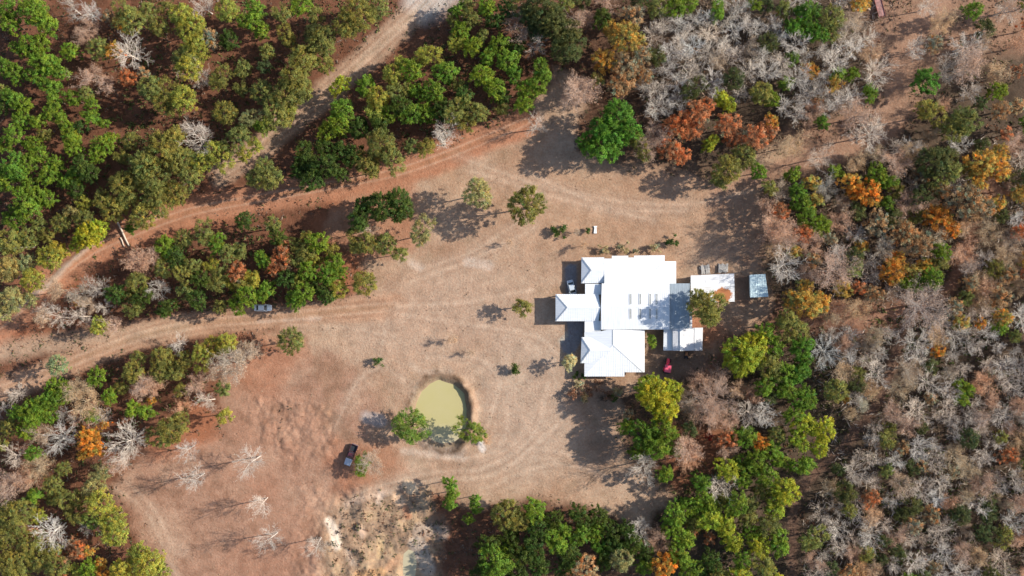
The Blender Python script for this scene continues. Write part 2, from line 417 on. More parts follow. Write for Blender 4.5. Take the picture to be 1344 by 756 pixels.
def build_ground():
    x0, x1, y0, y1 = -152.0, 152.0, -90.0, 90.0
    st = 0.32
    nx = int((x1 - x0) / st) + 1; ny = int((y1 - y0) / st) + 1
    xs = np.linspace(x0, x1, nx); ys = np.linspace(y0, y1, ny)
    XX, YY = np.meshgrid(xs, ys)
    PX = XX / S + 672; PY = 378 - YY / S
    Z = height_px(PX, PY)
    edge = np.minimum(np.minimum(XX - x0, x1 - XX), np.minimum(YY - y0, y1 - YY))
    Z *= np.clip(edge / 4, 0, 1)
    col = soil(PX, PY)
    V = np.stack([XX, YY, Z], -1).reshape(-1, 3); cv = col.reshape(-1, 3)
    i = np.arange(nx - 1)[None, :] + np.arange(ny - 1)[:, None] * nx
    Q = np.stack([i, i + 1, i + nx + 1, i + nx], -1).reshape(-1, 4)
    cx = PX[:-1, :-1].ravel() + 1; cy = PY[:-1, :-1].ravel() - 1
    own = np.zeros(len(Q), int)
    names = ['ground']
    for k, key in enumerate(('ridge', 'upper', 'lower', 'right', 'woods', 'path')):
        own[(line_d(cx, cy, TRACKS[key][0]) < TRACKS[key][1])] = k + 1
        names.append({'path': 'woodland_path', 'woods': 'woodland_track'}.get(key, 'dirt_track'))
    for g in GRAVEL: own[poly_sd(cx, cy, g) > 0] = 7
    names.append('gravel_path')
    skirt = []
    B = 2500
    cs = [(-B, -B), (x0, -B), (x1, -B), (B, -B), (-B, y0), (B, y0), (-B, y1), (B, y1), (-B, B), (x0, B), (x1, B), (B, B), (x0, y0), (x1, y0), (x0, y1), (x1, y1)]
    sq = [(0, 1, 12, 4), (1, 2, 13, 12), (2, 3, 5, 13), (4, 12, 14, 6), (13, 5, 7, 15), (6, 14, 9, 8), (14, 15, 10, 9), (15, 7, 11, 10)]
    for k, nm in enumerate(names):
        q = Q[own == k]
        used = np.unique(q); remap = np.full(len(V), -1); remap[used] = np.arange(len(used))
        v = V[used]; c = cv[used]; q = remap[q]
        if k == 0:
            n0 = len(v)
            v = np.vstack([v, [(a, b, 0) for a, b in cs]]); c = np.vstack([c, np.tile([[0.16, 0.10, 0.066]], (16, 1))])
            q = np.vstack([q, np.array(sq) + n0])
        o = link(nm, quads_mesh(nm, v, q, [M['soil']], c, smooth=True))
        o['kind'] = 'structure'

def soil_mat():
    m, nt, p, N, L = node_mat('soil')
    at = N('ShaderNodeAttribute'); at.attribute_name = 'tint'
    tc = N('ShaderNodeTexCoord')
    def noise(scale, det=5, rough=0.6):
        n = N('ShaderNodeTexNoise'); n.inputs['Scale'].default_value = scale; n.inputs['Detail'].default_value = det; n.inputs['Roughness'].default_value = rough
        L(tc.outputs['Object'], n.inputs['Vector']); return n
    n1 = noise(1.9, 6, 0.72); n2 = noise(0.33, 5); n3 = noise(5.0, 3, 0.7)
    r1 = N('ShaderNodeMapRange'); r1.inputs[1].default_value = 0.32; r1.inputs[2].default_value = 0.68; r1.inputs[3].default_value = 0.86; r1.inputs[4].default_value = 1.13
    L(n1.outputs[0], r1.inputs[0])
    r2 = N('ShaderNodeMapRange'); r2.inputs[1].default_value = 0.3; r2.inputs[2].default_value = 0.7; r2.inputs[3].default_value = 0.82; r2.inputs[4].default_value = 1.18
    L(n2.outputs[0], r2.inputs[0])
    mm = N('ShaderNodeMath'); mm.operation = 'MULTIPLY'; L(r1.outputs[0], mm.inputs[0]); L(r2.outputs[0], mm.inputs[1])
    sc = N('ShaderNodeVectorMath'); sc.operation = 'SCALE'
    L(at.outputs['Color'], sc.inputs[0]); L(mm.outputs[0], sc.inputs['Scale'])
    # fallen leaves and straw: small flecks of other hues
    v = N('ShaderNodeTexVoronoi'); v.inputs['Scale'].default_value = 2.6
    L(tc.outputs['Object'], v.inputs['Vector'])
    cr = N('ShaderNodeValToRGB')
    e = cr.color_ramp.elements; e[0].position = 0.0; e[0].color = (0.70, 0.52, 0.42, 1); e[1].position = 1.0; e[1].color = (1.22, 1.22, 1.2, 1)
    k = cr.color_ramp.elements.new(0.35); k.color = (1.15, 0.92, 0.78, 1)
    k = cr.color_ramp.elements.new(0.7); k.color = (0.92, 0.96, 0.95, 1)
    sp = N('ShaderNodeSeparateColor'); L(v.outputs['Color'], sp.inputs[0]); L(sp.outputs[0], cr.inputs[0])
    mx = N('ShaderNodeMix'); mx.data_type = 'RGBA'; mx.blend_type = 'MULTIPLY'; mx.inputs[0].default_value = 0.28
    L(sc.outputs[0], mx.inputs[6]); L(cr.outputs[0], mx.inputs[7])
    L(mx.outputs[2], p.inputs['Base Color'])
    p.inputs['Roughness'].default_value = 0.95; p.inputs['Specular IOR Level'].default_value = 0.1
    b = N('ShaderNodeBump'); b.inputs['Strength'].default_value = 0.9; b.inputs['Distance'].default_value = 0.22
    L(n1.outputs[0], b.inputs['Height']); L(b.outputs[0], p.inputs['Normal'])
    return m
M['soil'] = soil_mat()
build_ground()

def water(name, poly, z, col, shallow):
    P = [W(x, y, 0) for x, y in poly]
    cx = sum(p[0] for p in P) / len(P); cy = sum(p[1] for p in P) / len(P)
    P = smooth_curve([(cx + (p[0] - cx) * 1.14, cy + (p[1] - cy) * 1.14) for p in P] + [(cx + (P[0][0] - cx) * 1.14, cy + (P[0][1] - cy) * 1.14)])[:-1]
    m, nt, p, N, L = node_mat(name + '_water')
    tc = N('ShaderNodeTexCoord')
    nz = N('ShaderNodeTexNoise'); nz.inputs['Scale'].default_value = 0.35; nz.inputs['Detail'].default_value = 4
    L(tc.outputs['Object'], nz.inputs['Vector'])
    mx = N('ShaderNodeMix'); mx.data_type = 'RGBA'
    mx.inputs[6].default_value = (*[c * 0.92 for c in col], 1); mx.inputs[7].default_value = (*shallow, 1)
    # silt shows paler through the shallow end
    so = N('ShaderNodeSeparateXYZ'); L(tc.outputs['Object'], so.inputs[0])
    ma = N('ShaderNodeMapRange'); ma.inputs[1].default_value = cy - 2; ma.inputs[2].default_value = cy - 9; L(so.outputs[1], ma.inputs[0])
    ad = N('ShaderNodeMath'); ad.operation = 'MULTIPLY_ADD'; ad.inputs[1].default_value = 0.35; L(nz.outputs[0], ad.inputs[0]); L(ma.outputs[0], ad.inputs[2])
    L(ad.outputs[0], mx.inputs[0]); L(mx.outputs[2], p.inputs['Base Color'])
    p.inputs['Roughness'].default_value = 0.12; p.inputs['IOR'].default_value = 1.33
    n2 = N('ShaderNodeTexNoise'); n2.inputs['Scale'].default_value = 3.0; n2.inputs['Detail'].default_value = 3
    L(tc.outputs['Object'], n2.inputs['Vector'])
    b = N('ShaderNodeBump'); b.inputs['Strength'].default_value = 0.12; b.inputs['Distance'].default_value = 0.04
    L(n2.outputs[0], b.inputs['Height']); L(b.outputs[0], p.inputs['Normal'])
    mb = MB(); mb.add([(x, y, z) for x, y in P], [tuple(range(len(P)))])
    o = mb.build(name, m); o['kind'] = 'structure'
    return o
water('pond', POND, -0.62, (0.45, 0.395, 0.175), (0.46, 0.395, 0.26))
water('muddy_pool', POOL, -0.38, (0.46, 0.40, 0.26), (0.48, 0.41, 0.28))

# ------------------------------------------------------------------ the house and its sheds
def roof_mat(name, col, rough=0.32, metal=0.0, streak=0.06, rust=None, dirt=None, axis=0):
    m, nt, p, N, L = node_mat(name)
    tc = N('ShaderNodeTexCoord')
    mp = N('ShaderNodeMapping'); mp.inputs['Scale'].default_value = (0.35, 3.0, 1) if axis == 0 else (3.0, 0.35, 1)
    L(tc.outputs['Object'], mp.inputs[0])
    nz = N('ShaderNodeTexNoise'); nz.inputs['Scale'].default_value = 1.2; nz.inputs['Detail'].default_value = 6
    L(mp.outputs[0], nz.inputs['Vector'])
    mr = N('ShaderNodeMapRange'); mr.inputs[1].default_value = 0.3; mr.inputs[2].default_value = 0.7; mr.inputs[3].default_value = 1 - streak * 1.6; mr.inputs[4].default_value = 1.0 + streak * 0.4
    L(nz.outputs[0], mr.inputs[0])
    sc = N('ShaderNodeVectorMath'); sc.operation = 'SCALE'; sc.inputs[0].default_value = col; L(mr.outputs[0], sc.inputs['Scale'])
    out = sc.outputs[0]
    n2 = N('ShaderNodeTexNoise'); n2.inputs['Scale'].default_value = 0.9; n2.inputs['Detail'].default_value = 7; n2.inputs['Roughness'].default_value = 0.65
    L(tc.outputs['Object'], n2.inputs['Vector'])
    def over(fac, c):
        nonlocal out
        mx = N('ShaderNodeMix'); mx.data_type = 'RGBA'; L(fac, mx.inputs[0]); L(out, mx.inputs[6]); mx.inputs[7].default_value = (*c, 1); out = mx.outputs[2]
    if dirt:
        cr = N('ShaderNodeMapRange'); cr.inputs[1].default_value = 0.60; cr.inputs[2].default_value = 0.66; L(n2.outputs[0], cr.inputs[0]); over(cr.outputs[0], dirt)
    if rust:
        (cx, cy, rr) = rust
        ds = N('ShaderNodeVectorMath'); ds.operation = 'DISTANCE'; ds.inputs[1].default_value = (cx, cy, 0)
        fl = N('ShaderNodeVectorMath'); fl.operation = 'MULTIPLY'; fl.inputs[1].default_value = (1, 1, 0); L(tc.outputs['Object'], fl.inputs[0]); L(fl.outputs[0], ds.inputs[0])
        ad = N('ShaderNodeMath'); ad.operation = 'MULTIPLY_ADD'; ad.inputs[1].default_value = 3.0; L(n2.outputs[0], ad.inputs[0]); L(ds.outputs['Value'], ad.inputs[2])
        cr = N('ShaderNodeMapRange'); cr.inputs[1].default_value = rr + 1.8; cr.inputs[2].default_value = rr + 1.5; L(ad.outputs[0], cr.inputs[0]); over(cr.outputs[0], (0.42, 0.16, 0.06))
    L(out, p.inputs['Base Color'])
    p.inputs['Roughness'].default_value = rough; p.inputs['Metallic'].default_value = metal; p.inputs['Specular IOR Level'].default_value = 0.4
    return m

M['white_roof'] = roof_mat('white_painted_roof', (0.78, 0.80, 0.82))
M['barn_roof'] = roof_mat('ribbed_white_roof', (0.75, 0.77, 0.79), streak=0.07, axis=1)
M['galv'] = roof_mat('weathered_galvanised', (0.36, 0.42, 0.47), rough=0.5, streak=0.14, axis=1)
M['trim'] = simple('grey_trim', (0.40, 0.42, 0.45), 0.5)
M['white'] = simple('white_paint', (0.78, 0.78, 0.77), 0.45, var=0.05)
M['wall'] = simple('house_wall', (0.52, 0.48, 0.42), 0.8, var=0.08)
M['glass'] = simple('window_glass', (0.03, 0.04, 0.05), 0.08, spec=0.6, var=0.05)
M['skylight'] = simple('skylight_panel', (0.37, 0.38, 0.37), 0.35, var=0.25, scale=1.5)
M['wood'] = simple('grey_wood', (0.50, 0.47, 0.43), 0.9, var=0.25, scale=4)
M['palewood'] = simple('pale_wood', (0.55, 0.45, 0.36), 0.85, var=0.2, scale=4)
M['tyre'] = simple('tyre_rubber', (0.025, 0.025, 0.027), 0.85)
M['rim'] = simple('wheel_rim', (0.45, 0.45, 0.47), 0.35, metal=0.8)

def rel(o, p): return (p[0] - o.location.x, p[1] - o.location.y, p[2] - o.location.z)

def plane_of(pts):
    """least squares z = a x + b y + c"""
    A = np.array([[p[0], p[1], 1] for p in pts]); z = np.array([p[2] for p in pts])
    return np.linalg.lstsq(A, z, rcond=None)[0]

def roof_face(parent, verts, mat, seam=None, pitch=3.0, name='roof_panel', th=0.12):
    """one sloping sheet of roof: verts are (pixel x, pixel y, height)"""
    P = [rel(parent, W(*v)) for v in verts]
    mb = MB(); mb.prism(P, [(x, y, z - th) for x, y, z in P])
    o = mb.build(name, mat, parent)
    if seam:
        a, b, c = plane_of(P)
        sb = MB(); ax = 0 if seam == 'y' else 1          # seams run along photo y -> constant x
        lo = min(p[ax] for p in P); hi = max(p[ax] for p in P)
        st = pitch * S; q = lo + st * 0.6
        while q < hi - 0.1:
            cr = []
            for i in range(len(P)):
                u, v = P[i], P[(i + 1) % len(P)]
                if (u[ax] > q) != (v[ax] > q):
                    t = (q - u[ax]) / (v[ax] - u[ax]); cr.append(u[1 - ax] + (v[1 - ax] - u[1 - ax]) * t)
            cr.sort()
            for k in range(0, len(cr) - 1, 2):
                e0, e1 = cr[k] + 0.04, cr[k + 1] - 0.04
                if e1 - e0 < 0.3: continue
                A = (q, e0) if ax == 0 else (e0, q); B = (q, e1) if ax == 0 else (e1, q)
                sb.bar((*A, a * A[0] + b * A[1] + c + 0.02), (*B, a * B[0] + b * B[1] + c + 0.02), 0.07, 0.05)
            q += st
        if sb.v:
            so = sb.build('seam', mat, o); so['kind'] = 'stuff'
    return o

def cap(parent, a, b, mat=None, w=0.22, name='ridge_cap'):
    mb = MB(); A = Vector(rel(parent, W(*a))); B = Vector(rel(parent, W(*b)))
    A.z += 0.03; B.z += 0.03
    mb.bar(A, B, w, 0.06)
    return mb.build(name, mat or M['trim'], parent)

def wall(parent, poly, mat=None, name='wall'):
    """outer walls under a roof: poly of (pixel x, pixel y, top height)"""
    P = [rel(parent, W(*v)) for v in poly]
    mb = MB(); mb.prism(P, [(x, y, -0.3) for x, y, z in P])
    return mb.build(name, mat or M['wall'], parent)

def window(parent, px, py, wid, side, z0=1.0, z1=2.1, name='window'):
    """side: outward direction ('l','r','u','d' in the photo)"""
    x, y, _ = rel(parent, W(px, py, 1.5))
    f, g = MB(), MB()
    w = wid / 2
    if side in 'lr':
        s = -1 if side == 'l' else 1
        for a, b, c, d in ((-w, -w + .09, z0, z1), (w - .09, w, z0, z1), (-w + .09, w - .09, z0, z0 + .09), (-w + .09, w - .09, z1 - .09, z1)):
            f.box(x - 0.05 if s > 0 else x - .07, x + .07 if s > 0 else x + .05, y + a, y + b, c, d)
        g.box(x - .04, x + .04, y - w + .09, y + w - .09, z0 + .09, z1 - .09)
    else:
        s = 1 if side == 'u' else -1
        for a, b, c, d in ((-w, -w + .09, z0, z1), (w - .09, w, z0, z1), (-w + .09, w - .09, z0, z0 + .09), (-w + .09, w - .09, z1 - .09, z1)):
            f.box(x + a, x + b, y - .05 if s > 0 else y - .07, y + .07 if s > 0 else y + .05, c, d)
        g.box(x - w + .09, x + w - .09, y - .04, y + .04, z0 + .09, z1 - .09)
    o = f.build(name, M['white'], parent)
    g.build('pane' if name == 'window' else 'door_leaf', M['glass'] if name == 'window' else M['wood'], o)
    return o

house = empty('house', W(815, 415))
tag(house, 'sprawling white metal roofed house in the middle of the clearing', 'house')
wr = M['white_roof']
# upper left block
za, zr = 3.1, 4.15
roof_face(house, [(763.2, 338, za), (776, 354.5, zr), (762.8, 371.8, za)], wr, 'x', 3)
roof_face(house, [(762.8, 371.8, za), (776, 354.5, zr), (793, 354.5, zr), (792.6, 371.5, za)], wr, 'y', 3)
roof_face(house, [(763.2, 338, za), (793, 337.7, za), (793, 354.5, zr), (776, 354.5, zr)], wr, 'y', 3)
cap(house, (763.2, 338, za), (776, 354.5, zr)); cap(house, (762.8, 371.8, za), (776, 354.5, zr)); cap(house, (776, 354.5, zr), (793, 354.5, zr), wr)
wall(house, [(766, 340.5, za - .1), (766, 369.3, za - .1), (792, 369.3, za - .1), (792, 354.5, zr - .2), (792, 340.5, za - .1)])
# upper wing
def zB(y): return 2.95 + (y - 335) * S * 0.17
roof_face(house, [(793.3, 339.4, zB(339.4)), (803, 339.4, zB(339.4)), (803, 335.8, zB(335.8)), (824.6, 335.6, zB(335.6)), (824.6, 338, zB(338)), (832.2, 338, zB(338)), (832.2, 335.5, zB(335.5)), (872.4, 335, zB(335)), (872.4, 343, zB(343)), (842, 372.4, zB(372.4)), (793.3, 372.4, zB(372.4))], wr, 'y', 3)
def zBe(x): return 2.75 + (887.4 - x) * S * 0.165
roof_face(house, [(872.6, 343, zB(343)), (887.4, 343, zBe(887.4)), (887.4, 372, zBe(887.4)), (842.2, 372.4, zB(372.4))], wr, 'x', 3)
cap(house, (872.4, 343.4, zB(343.4)), (842.4, 372, zB(372)), wr, 0.16)
wall(house, [(794, 342, zB(342) - .15), (870, 339, zB(339) - .15), (870, 346, zB(346) - .15), (884.5, 346, zBe(884.5) - .15), (884.5, 371, zBe(884.5) - .15), (845, 371, zB(371) - .2), (794, 371, zB(371) - .2)])
# barn roof in the middle
zb0, zb1 = 4.32, 4.78
ro = roof_face(house, [(789.6, 372, zb0), (878.9, 371.4, zb0), (879, 402, zb1), (788.8, 402, zb1)], M['barn_roof'], 'y', 2.6)
ro2 = roof_face(house, [(788.8, 402, zb1), (879, 402, zb1), (879, 432.4, zb0), (788.9, 432.6, zb0)], M['barn_roof'], 'y', 2.6)
cap(house, (788.8, 402, zb1), (879, 402, zb1), M['barn_roof'], 0.3)
wall(house, [(790.5, 373.5, zb0 - .15), (790.5, 402, zb1 - .18), (790.5, 431, zb0 - .15), (877.5, 431, zb0 - .15), (877.5, 402, zb1 - .18), (877.5, 373.5, zb0 - .15)])
for r_, (ya, yb) in ((ro, (385.5, 399.5)), (ro2, (405, 418.6))):
    for sx in (827.6, 840.4, 853.2, 861.8):
        def zz(y): return zb0 + (zb1 - zb0) * (1 - abs(y - 402) / 30.3)
        T = [rel(house, W(x, y, zz(y) + 0.05)) for x, y in ((sx - 1.3, ya), (sx + 1.3, ya), (sx + 1.3, yb), (sx - 1.3, yb))]
        sk = MB().prism(T, [(x, y, z - .09) for x, y, z in T]).build('skylight', M['skylight'], r_)
        fr = MB()
        for a_, b_ in zip(T, T[1:] + T[:1]): fr.bar((a_[0], a_[1], a_[2] + .01), (b_[0], b_[1], b_[2] + .01), 0.07, 0.09)
        fr.build('frame', M['white'], sk)
# grey lean-to right of the barn
o = roof_face(house, [(879.3, 372, 4.12), (905.4, 372, 4.12), (905.4, 431, 3.85), (879.3, 431, 3.85)], M['galv'], 'y', 2.6)
tag(o, 'blue-grey weathered ribbed lean-to roof')
wall(house, [(880, 373.5, 4.0), (904, 373.5, 4.0), (904, 429.5, 3.7), (880, 429.5, 3.7)])
roof_face(house, [(905.6, 404, 3.6), (908.4, 404, 3.55), (908.4, 431, 3.5), (905.6, 431, 3.55)], wr, name='gutter_strip', th=0.15)
# carport at the front
ze, zf = 3.45, 4.55
roof_face(house, [(729.2, 386.2, ze), (744.6, 403.6, zf), (729.2, 421.6, ze)], wr, 'x', 3)
roof_face(house, [(729.2, 386.2, ze), (785.4, 386, ze), (788.3, 403.6, zf), (744.6, 403.6, zf)], wr, 'y', 3)
roof_face(house, [(729.2, 421.6, ze), (744.6, 403.6, zf), (788.3, 403.6, zf), (785.4, 421.4, ze)], wr, 'y', 3)
cap(house, (729.2, 386.2, ze), (744.6, 403.6, zf)); cap(house, (729.2, 421.6, ze), (744.6, 403.6, zf)); cap(house, (744.6, 403.6, zf), (788, 403.6, zf), wr)
for a, b in ((731.5, 388.5), (731.5, 419.3), (750, 388.5), (750, 419.3)):
    x, y, _ = rel(house, W(a, b, 1.7)); MB().box(x - .14, x + .14, y - .14, y + .14, -.2, 3.36).build('post', M['white'], house)
wall(house, [(769, 388.5, 3.36), (769, 419.5, 3.36), (787, 419.5, 3.36), (787, 388.5, 3.36)])
# flat link roofs on both sides of the carport
roof_face(house, [(768, 372.6, 3.2), (788.6, 372.6, 3.3), (788.6, 386.6, 3.3), (768, 386.6, 3.2)], wr, 'x', 3, name='link_roof')
roof_face(house, [(767.4, 421, 3.2), (788.6, 421, 3.3), (788.6, 434.4, 3.3), (767.4, 436, 3.2)], wr, 'x', 3, name='link_roof')
wall(house, [(769.5, 373, 3.0), (787, 373, 3.0), (787, 388, 3.0), (769.5, 388, 3.0)]); wall(house, [(769.5, 420, 3.0), (787, 420, 3.0), (787, 437, 3.0), (769.5, 437, 3.0)])
# lower wing: hipped, ridge running up the photo
def zw(x): return 3.0 + (x - 763) * S * 0.17
def ze_(x): return 3.0 + (846 - x) * S * 0.17
zt = zw(804.5)
roof_face(house, [(767, 436.2, zw(767)), (789, 434.6, zw(789)), (797, 432.9, zw(797)), (804.5, 432.9, zt), (804.5, 453, zt), (767, 493.8, zw(767))], wr, 'x', 3)
roof_face(house, [(804.5, 432.9, zt), (846, 433.4, ze_(846)), (846, 488.6, ze_(846)), (842.5, 488.6, ze_(842.5)), (804.5, 453, zt)], wr, 'x', 3)
def zs(y): return 2.95 + (494.4 - y) * (zt - 2.95) / (494.4 - 453)
roof_face(house, [(767, 494, 2.97), (804.5, 453, zt), (842.3, 488.6, zs(488.6)), (819.6, 488.6, zs(488.6)), (819.6, 494.2, zs(494.2))], wr, 'y', 3)
cap(house, (804.5, 433, zt), (804.5, 453, zt)); cap(house, (804.5, 453, zt), (844, 488.4, ze_(843.5))); cap(house, (767, 493.8, 3.0), (804.5, 453, zt), wr, 0.16)
wall(house, [(769, 437, 3.0), (804.5, 436, zt - .25), (843.5, 436, 2.95), (843.5, 486, 2.95), (818, 486, 2.95), (818, 491.5, 2.85), (769, 491.5, 2.85)])
zk, zp = 3.4, 4.4
roof_face(house, [(763.4, 442.6, zk), (774.6, 459.5, zp), (762, 476.6, zk)], wr, 'x', 3)
roof_face(house, [(762, 476.6, zk), (774.6, 459.5, zp), (803, 459.5, zp), (789, 476.6, zk)], wr, 'y', 3)
roof_face(house, [(763.4, 442.6, zk), (790, 442.6, zk), (803, 459.5, zp), (774.6, 459.5, zp)], wr, 'y', 3)
cap(house, (763.4, 442.6, zk), (774.6, 459.5, zp)); cap(house, (762, 476.6, zk), (774.6, 459.5, zp)); cap(house, (774.6, 459.5, zp), (801, 459.5, zp), wr)
wall(house, [(765.5, 445, zk - .1), (765.5, 474, zk - .1), (785, 474, zk - .1), (785, 459.5, zp - .2), (785, 445, zk - .1)])
for a in ((766, 354, 1.6, 'l'), (765.5, 460, 1.6, 'l'), (769, 483, 1.2, 'l'), (884.5, 358, 1.4, 'r'), (843.5, 448, 1.4, 'r'), (843.5, 470, 1.4, 'r'), (785, 491.5, 1.5, 'd'), (805, 491.5, 1.5, 'd'), (778, 340.5, 1.4, 'u'), (829, 486, .0, 'd')):
    if a[2]: window(house, *a)
window(house, 769, 404, 1.2, 'l', 0.05, 2.15, name='door'); window(house, 904, 420, 1.0, 'r', 0.05, 2.1, name='door')

# lower right shed: a high roof with a white ridge and a lower lean-to on its left
sh = empty('shed', W(897, 445)); tag(sh, 'patchy white shed with bright ridge and blue-grey lean-to, above the tractor', 'shed')
M['shed_roof'] = roof_mat('patchy_white_roof', (0.70, 0.69, 0.70), rough=0.5, streak=0.12, dirt=(0.42, 0.42, 0.44), axis=1)
roof_face(sh, [(883, 430.6, 3.25), (894.5, 430.6, 3.75), (894.5, 460.2, 3.75), (883, 460.2, 3.25)], M['shed_roof'], 'x', 3)
roof_face(sh, [(894.5, 430.6, 3.75), (922.6, 430, 3.0), (921.8, 460, 3.0), (894.5, 460.2, 3.75)], M['shed_roof'], 'x', 3)
roof_face(sh, [(871.2, 431, 2.3), (882.8, 431, 2.5), (882.8, 460, 2.5), (870.6, 460, 2.3)], M['barn_roof'], 'x', 3)
cap(sh, (894.5, 427.5, 3.78), (894.5, 460.6, 3.78), M['white'], 0.85)
cap(sh, (911.5, 430.4, 3.32), (911.2, 460, 3.32), M['trim'], 0.1)
wall(sh, [(884, 432, 3.1), (894.5, 432, 3.55), (921, 432, 2.9), (920.5, 458.5, 2.9), (894.5, 458.5, 3.55), (884, 458.5, 3.1)], M['galv'])
for a in (872, 882):
    x, y, _ = rel(sh, W(a, 458.5, 1)); MB().box(x - .06, x + .06, y - .06, y + .06, -.2, 2.2).build('post', M['wood'], sh)
# long shed, rusty patch on its lower slope
s2 = empty('shed', W(935, 378)); tag(s2, 'rust-patched white shed with a tree leaning over its lower corner', 'shed')
lx, ly, _ = rel(s2, W(949, 388, 3))
M['rusty_roof'] = roof_mat('rusty_white_roof', (0.78, 0.78, 0.79), rough=0.5, streak=0.16, rust=(lx, ly, 2.1), dirt=(0.45, 0.46, 0.48))
roof_face(s2, [(906.6, 361.6, 2.75), (963.5, 359, 2.75), (963.9, 373.6, 3.2), (906.6, 376, 3.2)], M['rusty_roof'], 'x', 3)
roof_face(s2, [(906.6, 376, 3.2), (963.9, 373.6, 3.2), (964.2, 395.8, 2.55), (906.8, 398, 2.55)], M['rusty_roof'], 'x', 3)
cap(s2, (906.6, 376, 3.2), (963.9, 373.6, 3.2), M['white'], 0.7)
wall(s2, [(908, 363, 2.6), (962, 360.5, 2.6), (962.4, 374, 3.0), (962.6, 394.3, 2.45), (908, 396.5, 2.45), (908, 376, 3.0)], M['galv'])
s3 = empty('shed', W(996, 375)); tag(s3, 'small pale teal shed at the wood edge, half under branches', 'shed')
M['teal_roof'] = roof_mat('teal_roof', (0.70, 0.86, 0.89), rough=0.45, streak=0.1, dirt=(0.50, 0.66, 0.70))
roof_face(s3, [(984, 360.6, 2.75), (1004.5, 359.6, 2.75), (1008.6, 389.4, 2.5), (984.7, 390.6, 2.5)], M['teal_roof'], 'y', 3)
wall(s3, [(985.5, 362.2, 2.62), (1003, 361.4, 2.62), (1007, 388, 2.38), (986, 389, 2.38)], M['galv'])

# ------------------------------------------------------------------ vehicles
def paint(name, col, rough=0.25):
    m = simple(name, col, rough, var=0.04); m.node_tree.nodes['Principled BSDF'].inputs['Coat Weight'].default_value = 0.5
    return m
M['silver'] = paint('silver_blue_paint', (0.50, 0.56, 0.62)); M['whitecar'] = paint('white_car_paint', (0.86, 0.86, 0.85)); M['maroon'] = paint('dark_maroon_paint', (0.09, 0.028, 0.034)); M['bedliner'] = simple('black_bed_liner', (0.02, 0.024, 0.03), 0.6)
M['redpaint'] = paint('red_tractor_paint', (0.80, 0.02, 0.06), 0.35); M['redcanopy'] = paint('faded_red_canopy', (0.80, 0.10, 0.17), 0.5); M['black'] = simple('black_metal', (0.03, 0.03, 0.032), 0.5); M['orange'] = paint('orange_machine_paint', (0.48, 0.17, 0.03), 0.45)
M['lamp'] = simple('headlamp_lens', (0.7, 0.7, 0.68), 0.1); M['taillamp'] = simple('tail_lamp_lens', (0.35, 0.02, 0.02), 0.15); M['hoodpale'] = paint('pale_bonnet_paint', (0.48, 0.50, 0.56))

def ring(x, w, z0, z1):
    return [(x, -w * .92, z0), (x, w * .92, z0), (x, w, z0 + .3 * (z1 - z0)), (x, w, z0 + .75 * (z1 - z0)), (x, w * .86, z1), (x, -w * .86, z1), (x, -w, z0 + .75 * (z1 - z0)), (x, -w, z0 + .3 * (z1 - z0))]

def wheel(parent, x, y, r, w, rimm=True):
    o = MB().tube([(x, y - w / 2, r), (x, y + w / 2, r)], r, 16).build('wheel', M['tyre'], parent, bevel=0.02, seg=1)
    if rimm: MB().tube([(x, y - w / 2 - .012, r), (x, y + w / 2 + .012, r)], r * 0.6, 12).build('rim', M['rim'], o)
    return o

def cabin(root, x0, x1, x2, x3, w, zb, zt_, mat):
    """glasshouse: x0 rear base, x1 rear roof, x2 front roof, x3 windscreen base"""
    wt = w * 0.82
    MB().add([(x0, -w, zb), (x3, -w, zb), (x3, w, zb), (x0, w, zb), (x1, -wt, zt_), (x2, -wt, zt_), (x2, wt, zt_), (x1, wt, zt_)],
             [(0, 3, 2, 1), (4, 5, 6, 7), (0, 1, 5, 4), (1, 2, 6, 5), (2, 3, 7, 6), (3, 0, 4, 7)]).build('window_glass', M['glass'], root)
    MB().box(x1 - .06, x2 + .06, -wt - .02, wt + .02, zt_ - .01, zt_ + .06).build('roof', mat, root, bevel=0.05)
    for s in (-1, 1):
        for a, b in ((x0, x1), (x3, x2), ((x0 + x3) / 2, (x1 + x2) / 2)):
            MB().bar((a, s * (w + .005), zb), (b, s * (wt + .005), zt_ + .01), 0.08, 0.06).build('pillar', mat, root)
        MB().box(x3 - .35, x3 - .18, s * (w + .17) - .09, s * (w + .17) + .09, zb, zb + .14).build('mirror', mat, root, bevel=0.03)

def sedan(name, px, py, heading, mat, label):
    """heading: photo direction of the bonnet, degrees counter-clockwise from right"""
    x, y, _ = W(px, py, 0.8); z = gz(x, y)
    root = empty(name, (x, y, z), R_(heading)); tag(root, label, 'car')
    MB().loft([ring(-2.35, .68, .42, .86), ring(-2.2, .84, .30, .98), ring(-1.3, .90, .22, 1.0), ring(0, .91, .2, .98), ring(1.1, .90, .22, .95), ring(2.0, .82, .28, .80), ring(2.32, .62, .38, .68)]).build('body', mat, root, smooth=True)
    cabin(root, -1.75, -1.05, .30, 1.05, .78, .95, 1.42, mat)
    for a in (-1.42, 1.42):
        for s in (-1, 1): wheel(root, a, s * .80, .32, .22)
    for s in (-1, 1):
        MB().box(2.05, 2.2, s * .58 - .16, s * .58 + .16, .60, .74).build('headlight', M['lamp'], root, bevel=0.03)
        MB().box(-2.34, -2.22, s * .58 - .16, s * .58 + .16, .70, .84).build('tail_light', M['taillamp'], root, bevel=0.03)
    return root
sedan('parked_car', 750.6, 379, -75, M['silver'], 'silver car parked half under the front carport roof')
sedan('parked_car', 345, 404, 0, M['whitecar'], 'white car under trees beside the lower dirt track')

